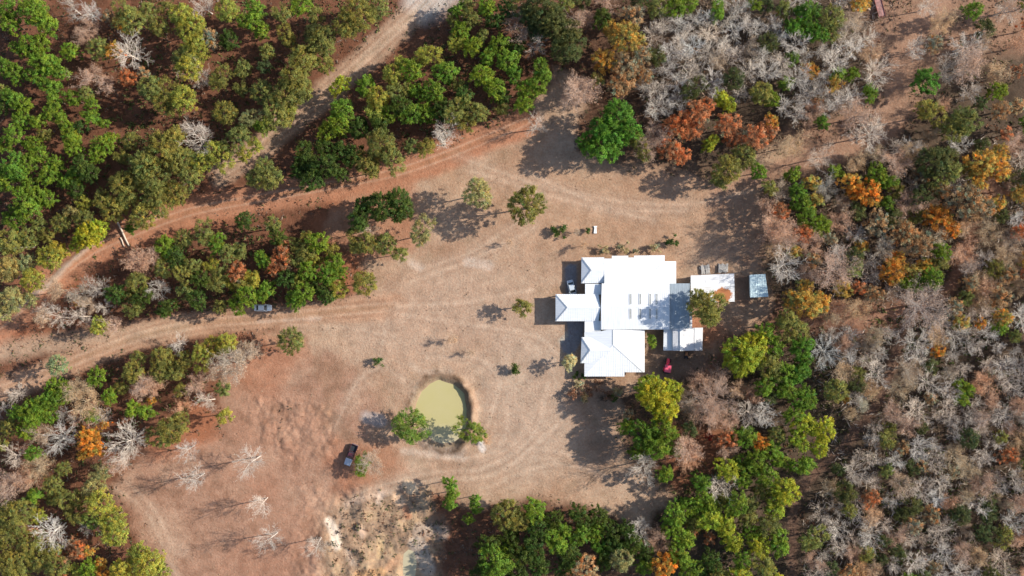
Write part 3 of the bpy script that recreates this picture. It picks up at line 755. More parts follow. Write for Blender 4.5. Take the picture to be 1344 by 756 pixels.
def pickup(px, py, heading, label):
    x, y, _ = W(px, py, 0.9); z = gz(x, y)
    root = empty('pickup_truck', (x, y, z), R_(heading)); tag(root, label, 'pickup')
    mt = M['maroon']
    MB().loft([ring(.75, .93, .38, 1.12), ring(1.3, .94, .36, 1.14), ring(2.2, .92, .38, 1.06), ring(2.75, .84, .42, .94)]).build('bonnet', M['hoodpale'], root, smooth=False, bevel=0.04)
    MB().box(-.95, .80, -.94, .94, .36, 1.13).build('cab_body', mt, root, bevel=0.05)
    cabin(root, -.95, -.75, .25, .95, .84, 1.12, 1.78, mt)
    b = MB().box(-2.85, -1.0, -.93, .93, .50, .62).build('bed', M['bedliner'], root)
    for s in (-1, 1): MB().box(-2.85, -1.0, s * .89 - .05, s * .89 + .05, .63, 1.14).build('bed_side', mt, root, bevel=0.02)
    MB().box(-2.92, -2.85, -.93, .93, .60, 1.12).build('tailgate', mt, root, bevel=0.02)
    MB().box(-1.06, -1.0, -.84, .84, .63, 1.14).build('bed_front', mt, root)
    MB().box(-3.02, -2.93, -.85, .85, .45, .60).build('rear_bumper', M['rim'], root, bevel=0.02); MB().box(2.76, 2.88, -.85, .85, .42, .62).build('front_bumper', M['rim'], root, bevel=0.02)
    for a in (-1.95, 1.75):
        for s in (-1, 1): wheel(root, a, s * .84, .39, .26)
    for s in (-1, 1): MB().box(2.6, 2.80, s * .62 - .16, s * .62 + .16, .70, .88).build('headlight', M['lamp'], root, bevel=0.03)
    return root
pickup(460.5, 597.5, -112, 'dark maroon pickup with pale bonnet parked beside a lone green tree')

def tractor(px, py, heading):
    x, y, _ = W(px, py, 0.9)
    root = empty('tractor', (x, y, gz(x, y)), R_(heading)); root.scale = (1.15, 1.15, 1.1); tag(root, 'red tractor with a faded red canopy below the sheds', 'tractor')
    MB().loft([[(.35, -.32, .55), (.35, .32, .55), (.35, .36, 1.0), (.35, .22, 1.22), (.35, -.22, 1.22), (.35, -.36, 1.0)], [(1.3, -.30, .55), (1.3, .30, .55), (1.3, .34, .98), (1.3, .2, 1.16), (1.3, -.2, 1.16), (1.3, -.34, .98)], [(1.75, -.2, .6), (1.75, .2, .6), (1.75, .25, .88), (1.75, .15, 1.0), (1.75, -.15, 1.0), (1.75, -.25, .88)]]).build('hood', M['redpaint'], root, bevel=0.03)
    MB().box(-.9, .4, -.3, .3, .45, .72).build('chassis', M['black'], root, bevel=0.03)
    for s in (-1, 1):
        wheel(root, -.75, s * .72, .62, .38); wheel(root, 1.25, s * .62, .36, .24)
        MB().box(-1.2, -.25, s * .70 - .2, s * .70 + .2, 1.26, 1.33).build('fender', M['redpaint'], root, bevel=0.03)
        MB().bar((-1.15, s * .5, .7), (-1.15, s * .5, 2.1), .07).build('canopy_post', M['black'], root); MB().bar((.2, s * .5, .9), (.2, s * .5, 2.1), .07).build('canopy_post', M['black'], root)
    MB().box(-1.35, .35, -.72, .72, 2.1, 2.18).build('canopy', M['redcanopy'], root, bevel=0.04)
    MB().box(-.85, -.45, -.25, .25, .72, .92).build('seat', M['black'], root, bevel=0.04)
    MB().tube([(-.05, 0, 1.25), (.02, 0, 1.28)], .2, 12).build('steering_wheel', M['black'], root)
    MB().tube([(1.0, .24, 1.1), (1.0, .24, 1.75)], .035, 8).build('exhaust_pipe', M['black'], root)
    MB().box(-1.75, -1.2, -.75, .75, .3, .55).build('rear_implement', M['black'], root, bevel=0.03)
tractor(876, 480.5, 82)

g = empty('garden_machine', W(900.5, 466.5, 0), R_(85)); tag(g, 'small orange machine on black wheels below the patchy white shed', 'machine')
MB().box(-.1, .85, -.35, .35, .35, .75).build('engine_cover', M['orange'], g, bevel=0.06)
MB().box(-.8, -.1, -.3, .3, .3, .5).build('chassis', M['black'], g, bevel=0.03); MB().box(-.65, -.25, -.2, .2, .5, .75).build('seat', M['black'], g, bevel=0.05)
for a, r_ in ((.6, .22), (-.55, .32)):
    for s in (-1, 1): wheel(g, a, s * .46, r_, .2)
MB().tube([(-.05, 0, .95), (-.02, 0, .97)], .17, 10).build('steering_wheel', M['black'], g)

# rusty trailer at the upper edge
a, b = W(1148, -14, .6), W(1157.5, 22, .6)
hd = math.atan2(b[1] - a[1], b[0] - a[0])
t = empty('trailer', ((a[0] + b[0]) / 2, (a[1] + b[1]) / 2, 0), hd); tag(t, 'long narrow rusty pink flatbed trailer cut by the upper edge', 'trailer')
M['rustpink'] = simple('faded_rusty_red', (0.36, 0.19, 0.17), 0.85, var=0.3, scale=1.5); M['rustred'] = simple('rusty_red_steel', (0.27, 0.10, 0.08), 0.85, var=0.3, scale=2)
Ln = 3.75
for k in range(7):
    y0 = -.84 + k * .24; MB().box(-Ln, Ln - (k % 3) * .12, y0 + .012, y0 + .228, .86, .92 + (k % 2) * .015).build('plank', M['rustpink'], t)
for s in (-1, 1):
    MB().box(-Ln, Ln, s * .9 - .05, s * .9 + .05, .62, 1.12).build('side_rail', M['rustred'], t); 
    for q in (-.5, .6): wheel(t, q, s * .80, .36, .22)
MB().box(Ln - .01, Ln + .09, -.95, .95, .62, 1.05).build('end_rail', M['rustred'], t)
MB().box(-Ln, Ln, -.1, .1, .6, .85).build('frame_beam', M['rustred'], t)

# poles lying across the far-left track
def log(p, q, r, label, dz=0.0):
    a, b = W(*p), W(*q); za_, zb_ = gz(a[0], a[1]) + r + dz, gz(b[0], b[1]) + r
    c = [(a[0], a[1], za_), ((a[0] * 2 + b[0]) / 3 + .08, (a[1] * 2 + b[1]) / 3, (za_ * 2 + zb_) / 3), ((a[0] + 2 * b[0]) / 3 - .05, (a[1] + 2 * b[1]) / 3, (za_ + 2 * zb_) / 3), (b[0], b[1], zb_)]
    o = MB().tube(c, [r * 1.1, r, r * .95, r * .8], 8).build('fallen_pole', M['palewood'], smooth=False)
    tag(o, label, 'pole')
log((155.3, 291.5), (170, 323), 0.24, 'longer pale pole lying across the edge of the upper track', 0.5)
log((158.6, 312), (163.8, 324), 0.17, 'shorter pale pole lying beside the longer one', 0.1)

log((-4, 326.5), (46, 324), 0.22, 'long pale trunk lying in the woods at the left edge', 0.3)
# two heaps of old pallets behind the rusty shed, a white slab by the shrubs
for px_, py_, lab in ((925, 353.5, 'left heap of grey pallet boards behind the rust-patched shed'), (949, 352, 'right heap of grey pallet boards behind the rust-patched shed')):
    x, y, _ = W(px_, py_); r = random.Random(int(px_))
    p = empty('pallet_heap', (x, y, 0), r.uniform(-.1, .1)); tag(p, lab, 'pallets')
    for lay in range(3):
        for k in range(9):
            if r.random() < .35: continue
            c = -1.15 + k * .28; dx = r.uniform(-.3, .3)
            mb = MB()
            if lay % 2: mb.box(-1.15 + dx, 1.2 + dx, c - .1, c + .1, .16 + lay * .2, .2 + lay * .2)
            else: mb.box(c - .1, c + .1, -1.05 + dx, 1.05 + dx, .16 + lay * .2, .2 + lay * .2)
            mb.build('plank', M['wood'], p)
        for k in (-1, 0, 1): MB().box(*((-1.1, 1.1, k * .95 - .05, k * .95 + .05) if not lay % 2 else (k * 1.0 - .05, k * 1.0 + .05, -1.0, 1.0)), .02 + lay * .2, .155 + lay * .2).build('stringer', M['wood'], p)
x, y, _ = W(781.3, 301.5)
sb_ = empty('slab', (x, y, 0)); sb_.scale = (0.85, 0.85, 0.85); tag(sb_, 'narrow white slab with a wider head beside the tiny shrub', 'slab')
MB().add([(-.5, -1.15, 0), (.45, -1.15, 0), (.35, .75, 0), (-.3, .75, 0), (-.5, -1.15, .3), (.45, -1.15, .3), (.35, .75, .3), (-.3, .75, .3)], [(0, 3, 2, 1), (4, 5, 6, 7), (0, 1, 5, 4), (1, 2, 6, 5), (2, 3, 7, 6), (3, 0, 4, 7)]).build('base', M['white'], sb_, bevel=0.02)
MB().box(-.48, .5, .753, 1.15, 0, .38).build('head', M['white'], sb_, bevel=0.02)

# ------------------------------------------------------------------ tree prototypes
def nrm(a): return a / (np.linalg.norm(a, axis=-1, keepdims=True) + 1e-9)

def leaf_cards(pts, nor, size, r, aspect=1.7, along=None):
    """diamond leaf sprays: pts, nor (n,3), size (n,); along: the way each spray points"""
    n = len(pts)
    if along is None: t = nrm(np.cross(nor, nrm(r.normal(size=(n, 3)))))
    else: t = nrm(along - nor * np.sum(along * nor, 1, keepdims=True))
    b = np.cross(nor, t)
    s = size[:, None]
    V = np.stack([pts - t * s, pts - b * s / aspect + nor * s * 0.12, pts + t * s, pts + b * s / aspect + nor * s * 0.12], 1).reshape(-1, 3)
    Q = np.arange(4 * n).reshape(-1, 4)
    return V, Q

def tubes(branches):
    """branches: list of (points, radii, sides)"""
    VV, QQ = [], []; n0 = 0
    for pts, rad, k in branches:
        P = np.asarray(pts, float); m = len(P)
        d = nrm(np.gradient(P, axis=0))
        up = np.where(np.abs(d[:, 2:3]) < 0.9, np.array([[0, 0, 1.0]]), np.array([[1.0, 0, 0]]))
        u = nrm(np.cross(d, up)); v = np.cross(u, d)
        a = 2 * np.pi * np.arange(k) / k
        ring = P[:, None] + np.asarray(rad)[:, None, None] * (u[:, None] * np.cos(a)[None, :, None] + v[:, None] * np.sin(a)[None, :, None])
        VV.append(ring.reshape(-1, 3))
        i = n0 + np.arange(m - 1)[:, None] * k; j = np.arange(k)[None]; j2 = (j + 1) % k
        QQ.append(np.stack([i + j, i + j2, i + k + j2, i + k + j], -1).reshape(-1, 4))
        n0 += m * k
    return np.vstack(VV), np.vstack(QQ)

def outline(r):
    ph = r.random(5) * 6.28; am = r.normal(size=5) * np.array([0.12, 0.13, 0.10, 0.08, 0.06])
    return lambda a: 1 + sum(am[i] * np.sin((i + 1) * a + ph[i]) for i in range(5))

PROTO = {}
def store(key, trunk, crown):
    """trunk / crown: (V, Q, tint, material)"""
    meshes = []
    for nm, part in (('trunk', trunk), ('crown', crown)):
        meshes.append(quads_mesh(key[0] + '_' + nm, part[0], part[1], [M[part[3]]], part[2], smooth=(nm == 'trunk' or part[3] == 'bark')))
    PROTO.setdefault(key, []).append((meshes, trunk, crown))

def leafy(kind, R, seed):
    r = np.random.default_rng(seed)
    H = 5 + 2.1 * R if kind != 'shrub' else R * 1.5
    ol = outline(r)
    par = dict(evergreen=(int(26 + 8.0 * R * R), 0.21, 0.62, 72, 0.150), oak=(int(32 + 10 * R * R), 0.24, 0.62, 70, 0.112), autumn=(int(24 + 7 * R * R), 0.25, 0.55, 62, 0.118), shrub=(int(9 + 3 * R * R), 0.3, 0.45, 60, 0.12))[kind]
    nc, _, flat, nl, ls = par
    crn = {'evergreen': 0.62, 'oak': 0.50, 'autumn': 0.55, 'shrub': 0.55}[kind] * (0.6 + 0.1 * R)
    a = r.random(nc) * 2 * np.pi
    q = np.sqrt(r.random(nc)) * 0.86 + 0.05
    rad = R * q * ol(a) * 1.05 - 0.12 * crn
    zc = H * (0.54 if kind != 'shrub' else 0.5)
    dome = (H - zc) * np.sqrt(np.clip(1 - (q * 0.93) ** 2, 0, 1))
    z = zc + dome * (1 - 0.75 * r.random(nc) ** 1.6) - (0.28 * H) * (r.random(nc) < 0.28) * r.random(nc)
    ctr = np.stack([rad * np.cos(a), rad * np.sin(a), z], 1)
    csz = crn * (0.55 + 0.65 * r.random(nc))
    ids = np.repeat(np.arange(nc), nl)
    N_ = nc * nl
    # every clump is a spray of twigs pointing away from the trunk, ragged at its tip
    outw = np.stack([np.cos(a), np.sin(a), 0.35 + 0.5 * r.random(nc)], 1) + r.normal(size=(nc, 3)) * 0.35
    axv = nrm(outw)[ids]
    Lc = (csz * {'evergreen': 2.1, 'oak': 1.9, 'autumn': 1.7, 'shrub': 1.2}[kind])[ids]
    u = r.random(N_) ** 0.8
    spread = {'evergreen': 0.42, 'oak': 0.50, 'autumn': 0.52, 'shrub': 0.55}[kind]
    pts = ctr[ids] + axv * (Lc * (u - 0.55))[:, None] + r.normal(size=(N_, 3)) * (csz[ids] * spread * (0.45 + 0.75 * np.sqrt(u * (1.15 - u))))[:, None] * np.array([1, 1, 0.7])
    along = axv + r.normal(size=(N_, 3)) * 0.75
    nor = nrm(axv * 0.55 + np.array([0, 0, 0.45]) + r.normal(size=(N_, 3)) * 0.5)
    size = ls * (0.6 + 0.8 * r.random(N_)) * (0.75 + 0.09 * R)
    V, Q = leaf_cards(pts, nor, size, r, {'evergreen': 2.4, 'oak': 2.0, 'autumn': 1.7, 'shrub': 1.7}[kind], along)
    ct = ((0.74 + 0.52 * r.random(nc)) * (1 + 0.16 * np.sin(3 * a + r.random() * 6)))[ids]
    lv = ct * (0.6 + 0.8 * r.random(nc * nl))
    hue = (r.normal(size=nc) * (0.2 if kind == 'autumn' else 0.12))[ids] + r.normal(size=nc * nl) * 0.08
    if kind == 'autumn':      # some twigs still green, some already brown
        w = r.random(nc)[ids]
        lv = np.where(w > 0.85, lv * 0.62, lv); hue = np.where(w < 0.16, -0.42, hue)
    T = np.stack([lv * (1 + hue), lv, lv * (1 - hue * 0.8)], 1).clip(0.2, 2)
    T = np.repeat(T, 4, 0)
    br = []
    tr = 0.06 + 0.028 * R
    if kind != 'shrub':
        sway = r.normal(size=2) * 0.03 * H
        tp = [(0, 0, -0.3), (sway[0] * .3, sway[1] * .3, H * 0.3), (sway[0], sway[1], H * 0.6), (sway[0], sway[1], H * 0.88)]
        br.append((tp, [tr * 1.3, tr, tr * 0.7, tr * 0.2], 6))
        for c in ctr[r.permutation(nc)[:min(nc, 16)]]:
            h0 = H * (0.35 + 0.3 * r.random())
            s = np.array([sway[0] * .6, sway[1] * .6, min(h0, c[2] - 0.2)])
            mid = (s + c) / 2 + np.array([0, 0, 0.06 * H * r.random()])
            br.append(([s, mid, c], [tr * 0.45, tr * 0.3, 0.03], 4))
    else:
        for c in ctr[:7]:
            br.append(([(0, 0, -0.1), c * 0.5, c], [0.04, 0.03, 0.015], 4))
    TV, TQ = tubes(br)
    store((kind, R), (TV, TQ, np.full((len(TV), 3), 1.0) * np.array([0.16, 0.115, 0.085]), 'bark'), (V, Q, T, 'leaf'))

def rot_axis(v, ax, ang):
    ax = ax / (np.linalg.norm(ax) + 1e-9)
    return v * math.cos(ang) + np.cross(ax, v) * math.sin(ang) + ax * np.dot(ax, v) * (1 - math.cos(ang))

def bare(kind, R, seed):
    r = np.random.default_rng(seed)
    H = 5 + 2.1 * R
    ol = outline(r)
    limbs = []; fine = []; tips = []
    tr = 0.07 + 0.020 * R
    ttop = np.array([r.normal() * .03 * H, r.normal() * .03 * H, H * 0.62])
    limbs.append(([(0, 0, -0.3), ttop * 0.5, ttop], [tr * 1.3, tr, tr * 0.6], 6))
    def grow(p, d, ln, rad, lev):
        n = 4 if lev == 0 else 3
        pts = [p]; q = p.copy(); dd = d.copy()
        for i in range(n - 1):
            dd = dd + r.normal(size=3) * 0.13 + np.array([0, 0, 0.05])
            dd /= np.linalg.norm(dd)
            q = q + dd * ln / (n - 1); pts.append(q.copy())
        rads = list(np.linspace(rad, rad * 0.4, n))
        (limbs if lev == 0 else fine).append((pts, rads, 5 if lev == 0 else 3))
        if lev >= 2: tips.append((pts[-1], dd))
        nch = (7, 5, 4, 0)[lev]
        for c in range(nch):
            t = 0.22 + 0.76 * (c + r.random()) / nch
            f = t * (n - 1); i = min(int(f), n - 2)
            sp = pts[i] + (pts[i + 1] - pts[i]) * (f - i)
            loc = (pts[i + 1] - pts[i]); loc /= np.linalg.norm(loc)
            ax = np.cross(loc, r.normal(size=3))
            nd = rot_axis(loc, ax, 0.35 + 0.45 * r.random())
            nd[2] = nd[2] * 0.8 + 0.1; nd /= np.linalg.norm(nd)
            grow(sp, nd, ln * (0.34 + 0.24 * r.random()), max(rad * 0.48, 0.008 + 0.0014 * R), lev + 1)
    nl = int(10 + R * 1.3)
    for i in range(nl):
        a = 2 * math.pi * (i + 0.6 * r.random()) / nl
        t = 0.5 + 0.5 * r.random()
        el = R_(10 + 45 * r.random()) if i < nl - 3 else R_(70)
        d = np.array([math.cos(a) * math.cos(el), math.sin(a) * math.cos(el), math.sin(el)])
        ln = R * ol(a) * (0.72 + 0.22 * r.random()) / max(math.cos(el), 0.5)
        grow(ttop * t, d, ln, tr * 0.30, 0)
    TV, TQ = tubes(limbs); BV, BQ = tubes(fine)
    def tint(V): return np.full((len(V), 3), 1.0) * (0.82 + 0.3 * r.random((len(V) // 1, 1)))
    if kind == 'brown':          # last withered leaves on the twigs
        P = np.array([t[0] for t in tips]); n = len(P)
        rep = 2
        pts = np.repeat(P, rep, 0) + r.normal(size=(n * rep, 3)) * (0.16 + 0.02 * R)
        LV, LQ = leaf_cards(pts, nrm(r.normal(size=(n * rep, 3)) + np.array([0, 0, .6])), 0.07 * (0.6 + 0.8 * r.random(n * rep)) * (0.8 + .08 * R), r, 1.5)
        lt = np.repeat((0.8 + 0.5 * r.random((n * rep, 1))) * np.array([[1.05, 0.86, 0.70]]), 4, 0)
        V = np.vstack([BV, LV]); Q = np.vstack([BQ, LQ + len(BV)]); T = np.vstack([tint(BV), lt])
        store((kind, R), (TV, TQ, tint(TV), 'bark'), (V, Q, T, 'dry'))
    else:
        store((kind, R), (TV, TQ, tint(TV), 'bark'), (BV, BQ, tint(BV), 'bark'))

SIZES = {'evergreen': (1.6, 2.8, 4.2), 'oak': (1.8, 3.2, 4.6), 'autumn': (1.6, 3.0, 4.4), 'bare': (2.0, 3.2, 4.8), 'brown': (2.0, 3.2, 4.8), 'shrub': (1.0,)}
NVAR = 3
sd_ = 100
for kd, szs in SIZES.items():
    for R0 in szs:
        for v in range(NVAR):
            sd_ += 1
            (bare if kd in ('bare', 'brown') else leafy)(kd, R0, sd_)

# ------------------------------------------------------------------ where every tree stands (photo pixel of the crown, crown radius in pixels)
KIND = {'P': ('evergreen', 'evergreen_tree', 'evergreen tree', 'tree'), 'O': ('oak', 'oak_tree', 'feathery-crowned tree', 'tree'), 'A': ('autumn', 'autumn_tree', 'autumn tree', 'tree'),
        'B': ('bare', 'bare_tree', 'bare tree', 'bare tree'), 'K': ('brown', 'withered_tree', 'withered tree', 'tree'), 'S': ('shrub', 'shrub', 'shrub', 'shrub')}
COL = {  # base colours of leaves or bark
 'Pg': ('bright green', (0.172, 0.262, 0.026)), 'Py': ('yellow-green', (0.37, 0.40, 0.036)), 'Pd': ('dark green', (0.078, 0.122, 0.020)), 'Pe': ('vivid green', (0.120, 0.250, 0.026)),
 'Oo': ('olive green', (0.24, 0.235, 0.055)), 'Op': ('pale olive', (0.35, 0.32, 0.12)), 'Od': ('dark olive', (0.105, 0.122, 0.036)), 'Oy': ('yellow-olive', (0.35, 0.34, 0.055)),
 'Aa': ('orange', (0.62, 0.27, 0.042)), 'Ar': ('rust-red', (0.54, 0.215, 0.090)), 'Ay': ('golden', (0.58, 0.36, 0.075)), 'At': ('tan-leaved', (0.46, 0.29, 0.145)), 'Ac': ('crimson', (0.38, 0.055, 0.03)),
 'Bw': ('whitish', (0.74, 0.66, 0.57)), 'Bg': ('grey', (0.62, 0.52, 0.43)), 'Kk': ('pinkish-brown', (0.56, 0.42, 0.34)), 'Kt': ('tan', (0.56, 0.45, 0.31)), 'Kg': ('grey-brown', (0.50, 0.43, 0.35)),
 'Om': ('mid green', (0.185, 0.245, 0.036)), 'Ow': ('pale cream-green', (0.50, 0.46, 0.24)), 'Bp': ('pale', (0.68, 0.61, 0.54)), 'Sg': ('green', (0.080, 0.130, 0.026)), 'Sp': ('pale', (0.42, 0.37, 0.21)), 'Sk': ('reddish-brown', (0.28, 0.15, 0.09)),
}
HAND = """
Pg 45,15,18 60,30,16 15,30,14 12,12,14 40,60,14 55,58,14 28,66,12 5,88,12 22,96,13 60,85,18 75,92,14 50,102,14 68,116,14 72,131,10 18,130,13 33,140,12 97,130,11 122,137,9 122,155,10 136,162,7 28,157,12 50,160,10 67,149,11 82,157,9 18,178,13 42,187,11 3,190,10 93,178,14 97,193,13 137,189,14 130,202,12 147,183,10 52,203,12 20,220,18 8,238,15 38,215,14 65,230,13 75,217,12 97,231,10 40,246,12 86,240,9 35,270,20 18,286,15 50,258,14 62,262,12
Pd 110,218,14 120,228,13 100,250,12 5,140,10 108,165,8
Py 118,308,18 106,318,12 131,300,12
Oo 175,28,18 165,14,14 195,14,12 130,65,15 200,118,17 218,128,19 228,141,12 290,105,15 245,78,18 295,148,16 215,198,24 235,212,20 225,183,18 192,216,20 202,236,22 246,234,18 160,242,17 172,258,16 150,275,17 190,283,18 210,262,20 230,256,16 310,180,18 178,232,14 135,262,12 80,293,13 112,290,14 15,320,18 37,312,14
Oy 250,35,20 258,60,20 240,22,16 250,88,18 240,130,17 285,204,18 300,15,16 265,212,16 65,338,17 78,328,12 45,366,16
Op 12,352,18 18,392,18 4,410,12 330,158,14 35,345,12 40,392,10
Ay 160,30,13
Aa 151,65,11
Ar 168,103,12
At 275,52,14 190,97,9 143,24,9
Kk 117,38,13 112,50,10 120,95,12 140,110,10
Bw 122,20,13 172,72,20
Bg 262,104,16 266,180,19 95,12,12 270,10,14 245,165,10
Pd 300,54,13
Pg 330,30,15 336,12,13 395,5,15 345,42,10 341,165,9 172,299,8
Oo 470,20,22 455,33,18 492,10,18 420,55,20 400,78,20 425,80,16 386,103,20 396,118,18 372,128,18 358,146,18 345,122,16 372,155,12 350,232,22
Oy 380,142,12 350,165,12 336,190,10 322,205,10
Od 412,45,14
Py 447,113,13
Pg 600,15,10 640,10,14 605,40,13 655,58,14 540,92,15 480,115,14 450,145,16 445,163,15 430,172,14 540,150,15 570,120,15 585,95,16 632,100,15 650,117,15 665,80,15 705,115,14 710,95,15 690,118,13 676,97,12 620,62,13 640,75,12 560,148,14
Oy 600,56,13 560,75,15 515,100,14 495,130,15 490,150,12 525,85,10
Pd 400,206,17 428,220,18 410,236,16 392,222,12 448,198,14 425,195,12 500,165,14 525,140,14 580,145,14 610,128,14 660,128,11 470,170,14 465,205,14 445,228,12
Oo 500,190,20 512,208,17 480,214,16 600,148,18 625,145,16 612,160,12 490,222,12 540,195,10
Bw 582,170,15 583,186,10
Od 710,15,24 740,42,22 746,62,22 724,32,22 705,38,16 690,14,18
Pd 790,25,13 680,60,12
At 820,85,20 840,75,16 815,110,18 830,22,16 845,100,12
Ay 820,50,22 805,38,15 836,55,13 795,80,17 785,106,10
Kk 760,118,20 860,180,15 850,195,12 748,130,12 690,40,12 676,30,14
Bg 703,166,12 705,58,12
Pe 810,150,20 800,172,22 786,193,18 826,172,16 770,187,14 805,196,14 790,168,14
Oo 836,188,13 846,202,11 1000,125,16 955,220,19 976,206,17 860,12,14 945,238,12
Ar 890,165,17 915,150,17 926,140,13 905,170,16 878,196,16 893,205,13 876,168,11 955,165,17 962,182,13 990,180,17 1006,168,13
Py 931,188,11 955,137,11 946,128,10
Pg 995,225,11 885,10,15 902,6,13 940,15,12 990,5,11 1012,130,11 1100,97,9 1118,97,9 1142,122,11 1078,160,9 1030,110,9 1040,78,9
Pe 1215,105,17 1060,20,18 1046,36,15 1072,45,13
Oo 1090,25,18 1092,42,12 1218,148,17
Ay 1130,2,15
Aa 1063,92,11 1094,110,11 1012,160,10
Ar 1070,134,8 1008,176,10
Bw 1147,97,18 1145,176,20 1200,65,13 1215,8,13 1258,190,13 1265,60,18
Kk 1122,152,19 1270,84,20 1175,215,18 1190,270,17 1065,148,13 1335,58,16 1237,140,9
Kt 1040,190,16 1195,198,13 1235,30,14 1145,200,9
Bg 1240,95,16 1072,206,15 1197,193,12 1320,12,18
Pg 1310,120,12 1040,230,10 1095,225,9 1150,230,15 1165,238,11 1165,266,10
Oo 1265,160,20 1250,172,16 1240,226,18
Od 1225,212,22 1242,205,14
Ay 1290,215,20 1310,222,16 1312,200,12 1065,240,11 1116,240,14 1282,235,14 1270,222,10
Aa 1140,255,17 1122,250,12 1230,284,18 1246,300,14 1176,340,12 1170,357,17
Ar 1318,176,10 1335,95,10
Pg 1050,264,15 1056,285,14 1077,296,14 1045,250,11
Kk 1015,300,20 1030,310,18 1066,322,15 1090,355,24 1210,402,30 1264,330,15 1275,345,12
Bw 1025,350,20 1120,310,12 1200,450,20 1085,460,18
At 1270,265,24 1290,272,16 1150,295,17 1186,305,19 1206,320,18 1145,385,13 1312,390,15
Ay 1060,400,18 1040,394,14 1076,396,14 1056,378,13 1196,355,11
Pg 1235,330,12 1222,366,15 1205,370,9 1192,372,12 1312,432,9 1265,510,12 1262,522,10
Aa 1285,424,8 1230,460,9 1110,524,6
Pe 1050,455,16 1052,475,13 1046,490,14
Oo 1030,425,18 1046,436,17 1010,480,16 1020,494,15
Py 975,467,24 985,450,18 962,472,14 990,470,14 970,485,12
Pg 1000,440,16 1030,490,16 1015,452,15 1003,505,14 1030,512,14 1040,545,14 1060,520,14 1050,530,12
Oo 925,402,24 918,393,14 932,414,14
Py 860,520,22 872,536,18 882,514,15 846,514,15 855,505,14
Pg 846,570,19 870,565,18 862,586,17 873,622,11 822,560,11 838,592,12 885,590,9
Bw 848,610,17 942,635,16 842,692,14 1000,545,14 980,540,15
At 825,545,8
Kk 936,520,24 925,542,17 940,545,14 900,585,17 906,602,13 866,710,15 940,500,14 918,505,14
Ar 955,575,14 930,706,9 910,700,6 948,580,10
Ac 930,572,6
Aa 995,580,12 870,742,18 885,733,12
Pg 920,632,13 885,675,16 905,665,15 896,705,16 890,730,16 905,746,15 880,692,13 978,610,14 975,630,12 990,600,14 1005,625,16
Py 1058,560,16 1075,588,12 1048,578,13 1030,645,18 1015,665,16 930,680,16 950,690,15 960,710,15
Pd 935,735,14 925,750,12
Op 815,735,16
At 765,752,20
Oo 665,675,20 680,682,14
Pg 650,738,22 665,722,12 592,635,9 593,650,9 590,662,8 624,656,8 625,668,7 615,681,7
Pd 668,705,14 640,712,14 632,748,14
Pg 40,545,17 55,530,16 70,524,15 85,513,14 35,565,12 25,540,12 60,545,13 72,508,12
Op 75,480,14
Kt 110,525,20 105,508,14 50,615,16
Pg 145,520,11 175,538,10 191,540,10 45,595,11 47,650,10 122,546,9
Oo 225,562,19 214,572,16 236,552,13 68,655,8 175,490,15 215,470,16 212,490,14 240,475,14 230,490,12
Oy 295,545,10 262,468,15 280,455,15 300,450,14
Aa 199,525,6 119,580,16 112,570,10 128,590,10 124,568,9 112,594,9 138,556,6
Bw 85,575,18 172,580,27 70,695,20
Bp 245,590,14,11 257,628,15,13 332,605,18,14 356,708,15,13 343,660,13,12 415,714,14,13
Bg 120,690,10 130,545,12 20,518,12
Kk 15,635,18 35,625,12 200,505,14 185,515,12
Kg 310,475,20 325,462,14 290,490,14
Op 125,640,16 132,622,12
Oy 130,660,18 146,680,18 150,700,18 120,682,12 196,740,20 182,728,16 162,748,16 210,750,14
Oo 20,675,22 10,700,18 40,712,17 15,736,20 50,732,17 76,746,16 30,755,14 5,668,14 70,725,12
Ar 42,700,8 85,735,10 104,722,12 95,712,9
Ay 117,722,8
Aa 135,750,10 132,738,8
Pg 118,746,13
Oy 130,428,11
Bw 208,380,13
Aa 102,398,5
Ar 312,358,14 370,340,16 360,352,12 372,328,10
Kk 185,345,16 200,338,13 150,425,9
Oo 478,370,17 480,315,18 506,320,15 467,322,11 525,332,10
Og 0,0,0
Pd 500,272,20 522,264,18 472,286,17 526,280,14 478,270,13
Op 555,306,17 628,252,20
Oo 692,270,25 382,448,18
Bg 482,300,11
Pg 440,345,14 418,320,15 430,362,14 445,355,12 400,385,15 385,395,12 325,388,14 350,382,13 312,400,12 405,355,14
"""
YARD = """
Oo 686,402,12,7
Sg 730,303,7 738,304,8 771,304,5 677,482,9 497,475,7 882,316,8
Sp 760,505,7 808,512,9 768,520,8
Sk 755,516,9 775,512,8 785,503,6 795,518,10
Sg 803,520,8 765,494,5 757,493,5
Kg 594,446,6,5 669,318,4,4 765,322,5,4.5 619,462,4,3.5 757,304,4,3 638,578,5,3
Ow 748,475,10,6.5
Om 540,560,24,7.5 620,564,18,7
Pg 476,610,13,5
Kg 488,606,15,6
Sp 792,327,7 818,324,8 860,326,7 835,330,5
Pg 855,444,6,3.2 857,452,5,2.4
"""
AVOID = []   # open gaps kept free of filler trees
_gx, _gy = np.meshgrid(np.arange(-100, 1504, 4.0), np.arange(-100, 904, 4.0))
TD = {k: line_d(_gx, _gy, TRACKS[k][0]) for k in TRACKS}
def near_line(px, py, key, w):
    return TD[key][min(max(int((py + 102) / 4), 0), 250), min(max(int((px + 102) / 4), 0), 400)] < w

trees = []      # (px, py, r, code, height or None)
code = None
def parse(txt, yard=False):
    for line in txt.strip().splitlines():
        t = line.split()
        if t[0] == 'Og': continue
        for e in t[1:]:
            v = [float(a) for a in e.split(',')]
            trees.append((v[0], v[1], v[2], t[0], v[3] if len(v) > 3 else None))
parse(HAND)
n_hand = len(trees)
extra = []      # woods beyond the frame

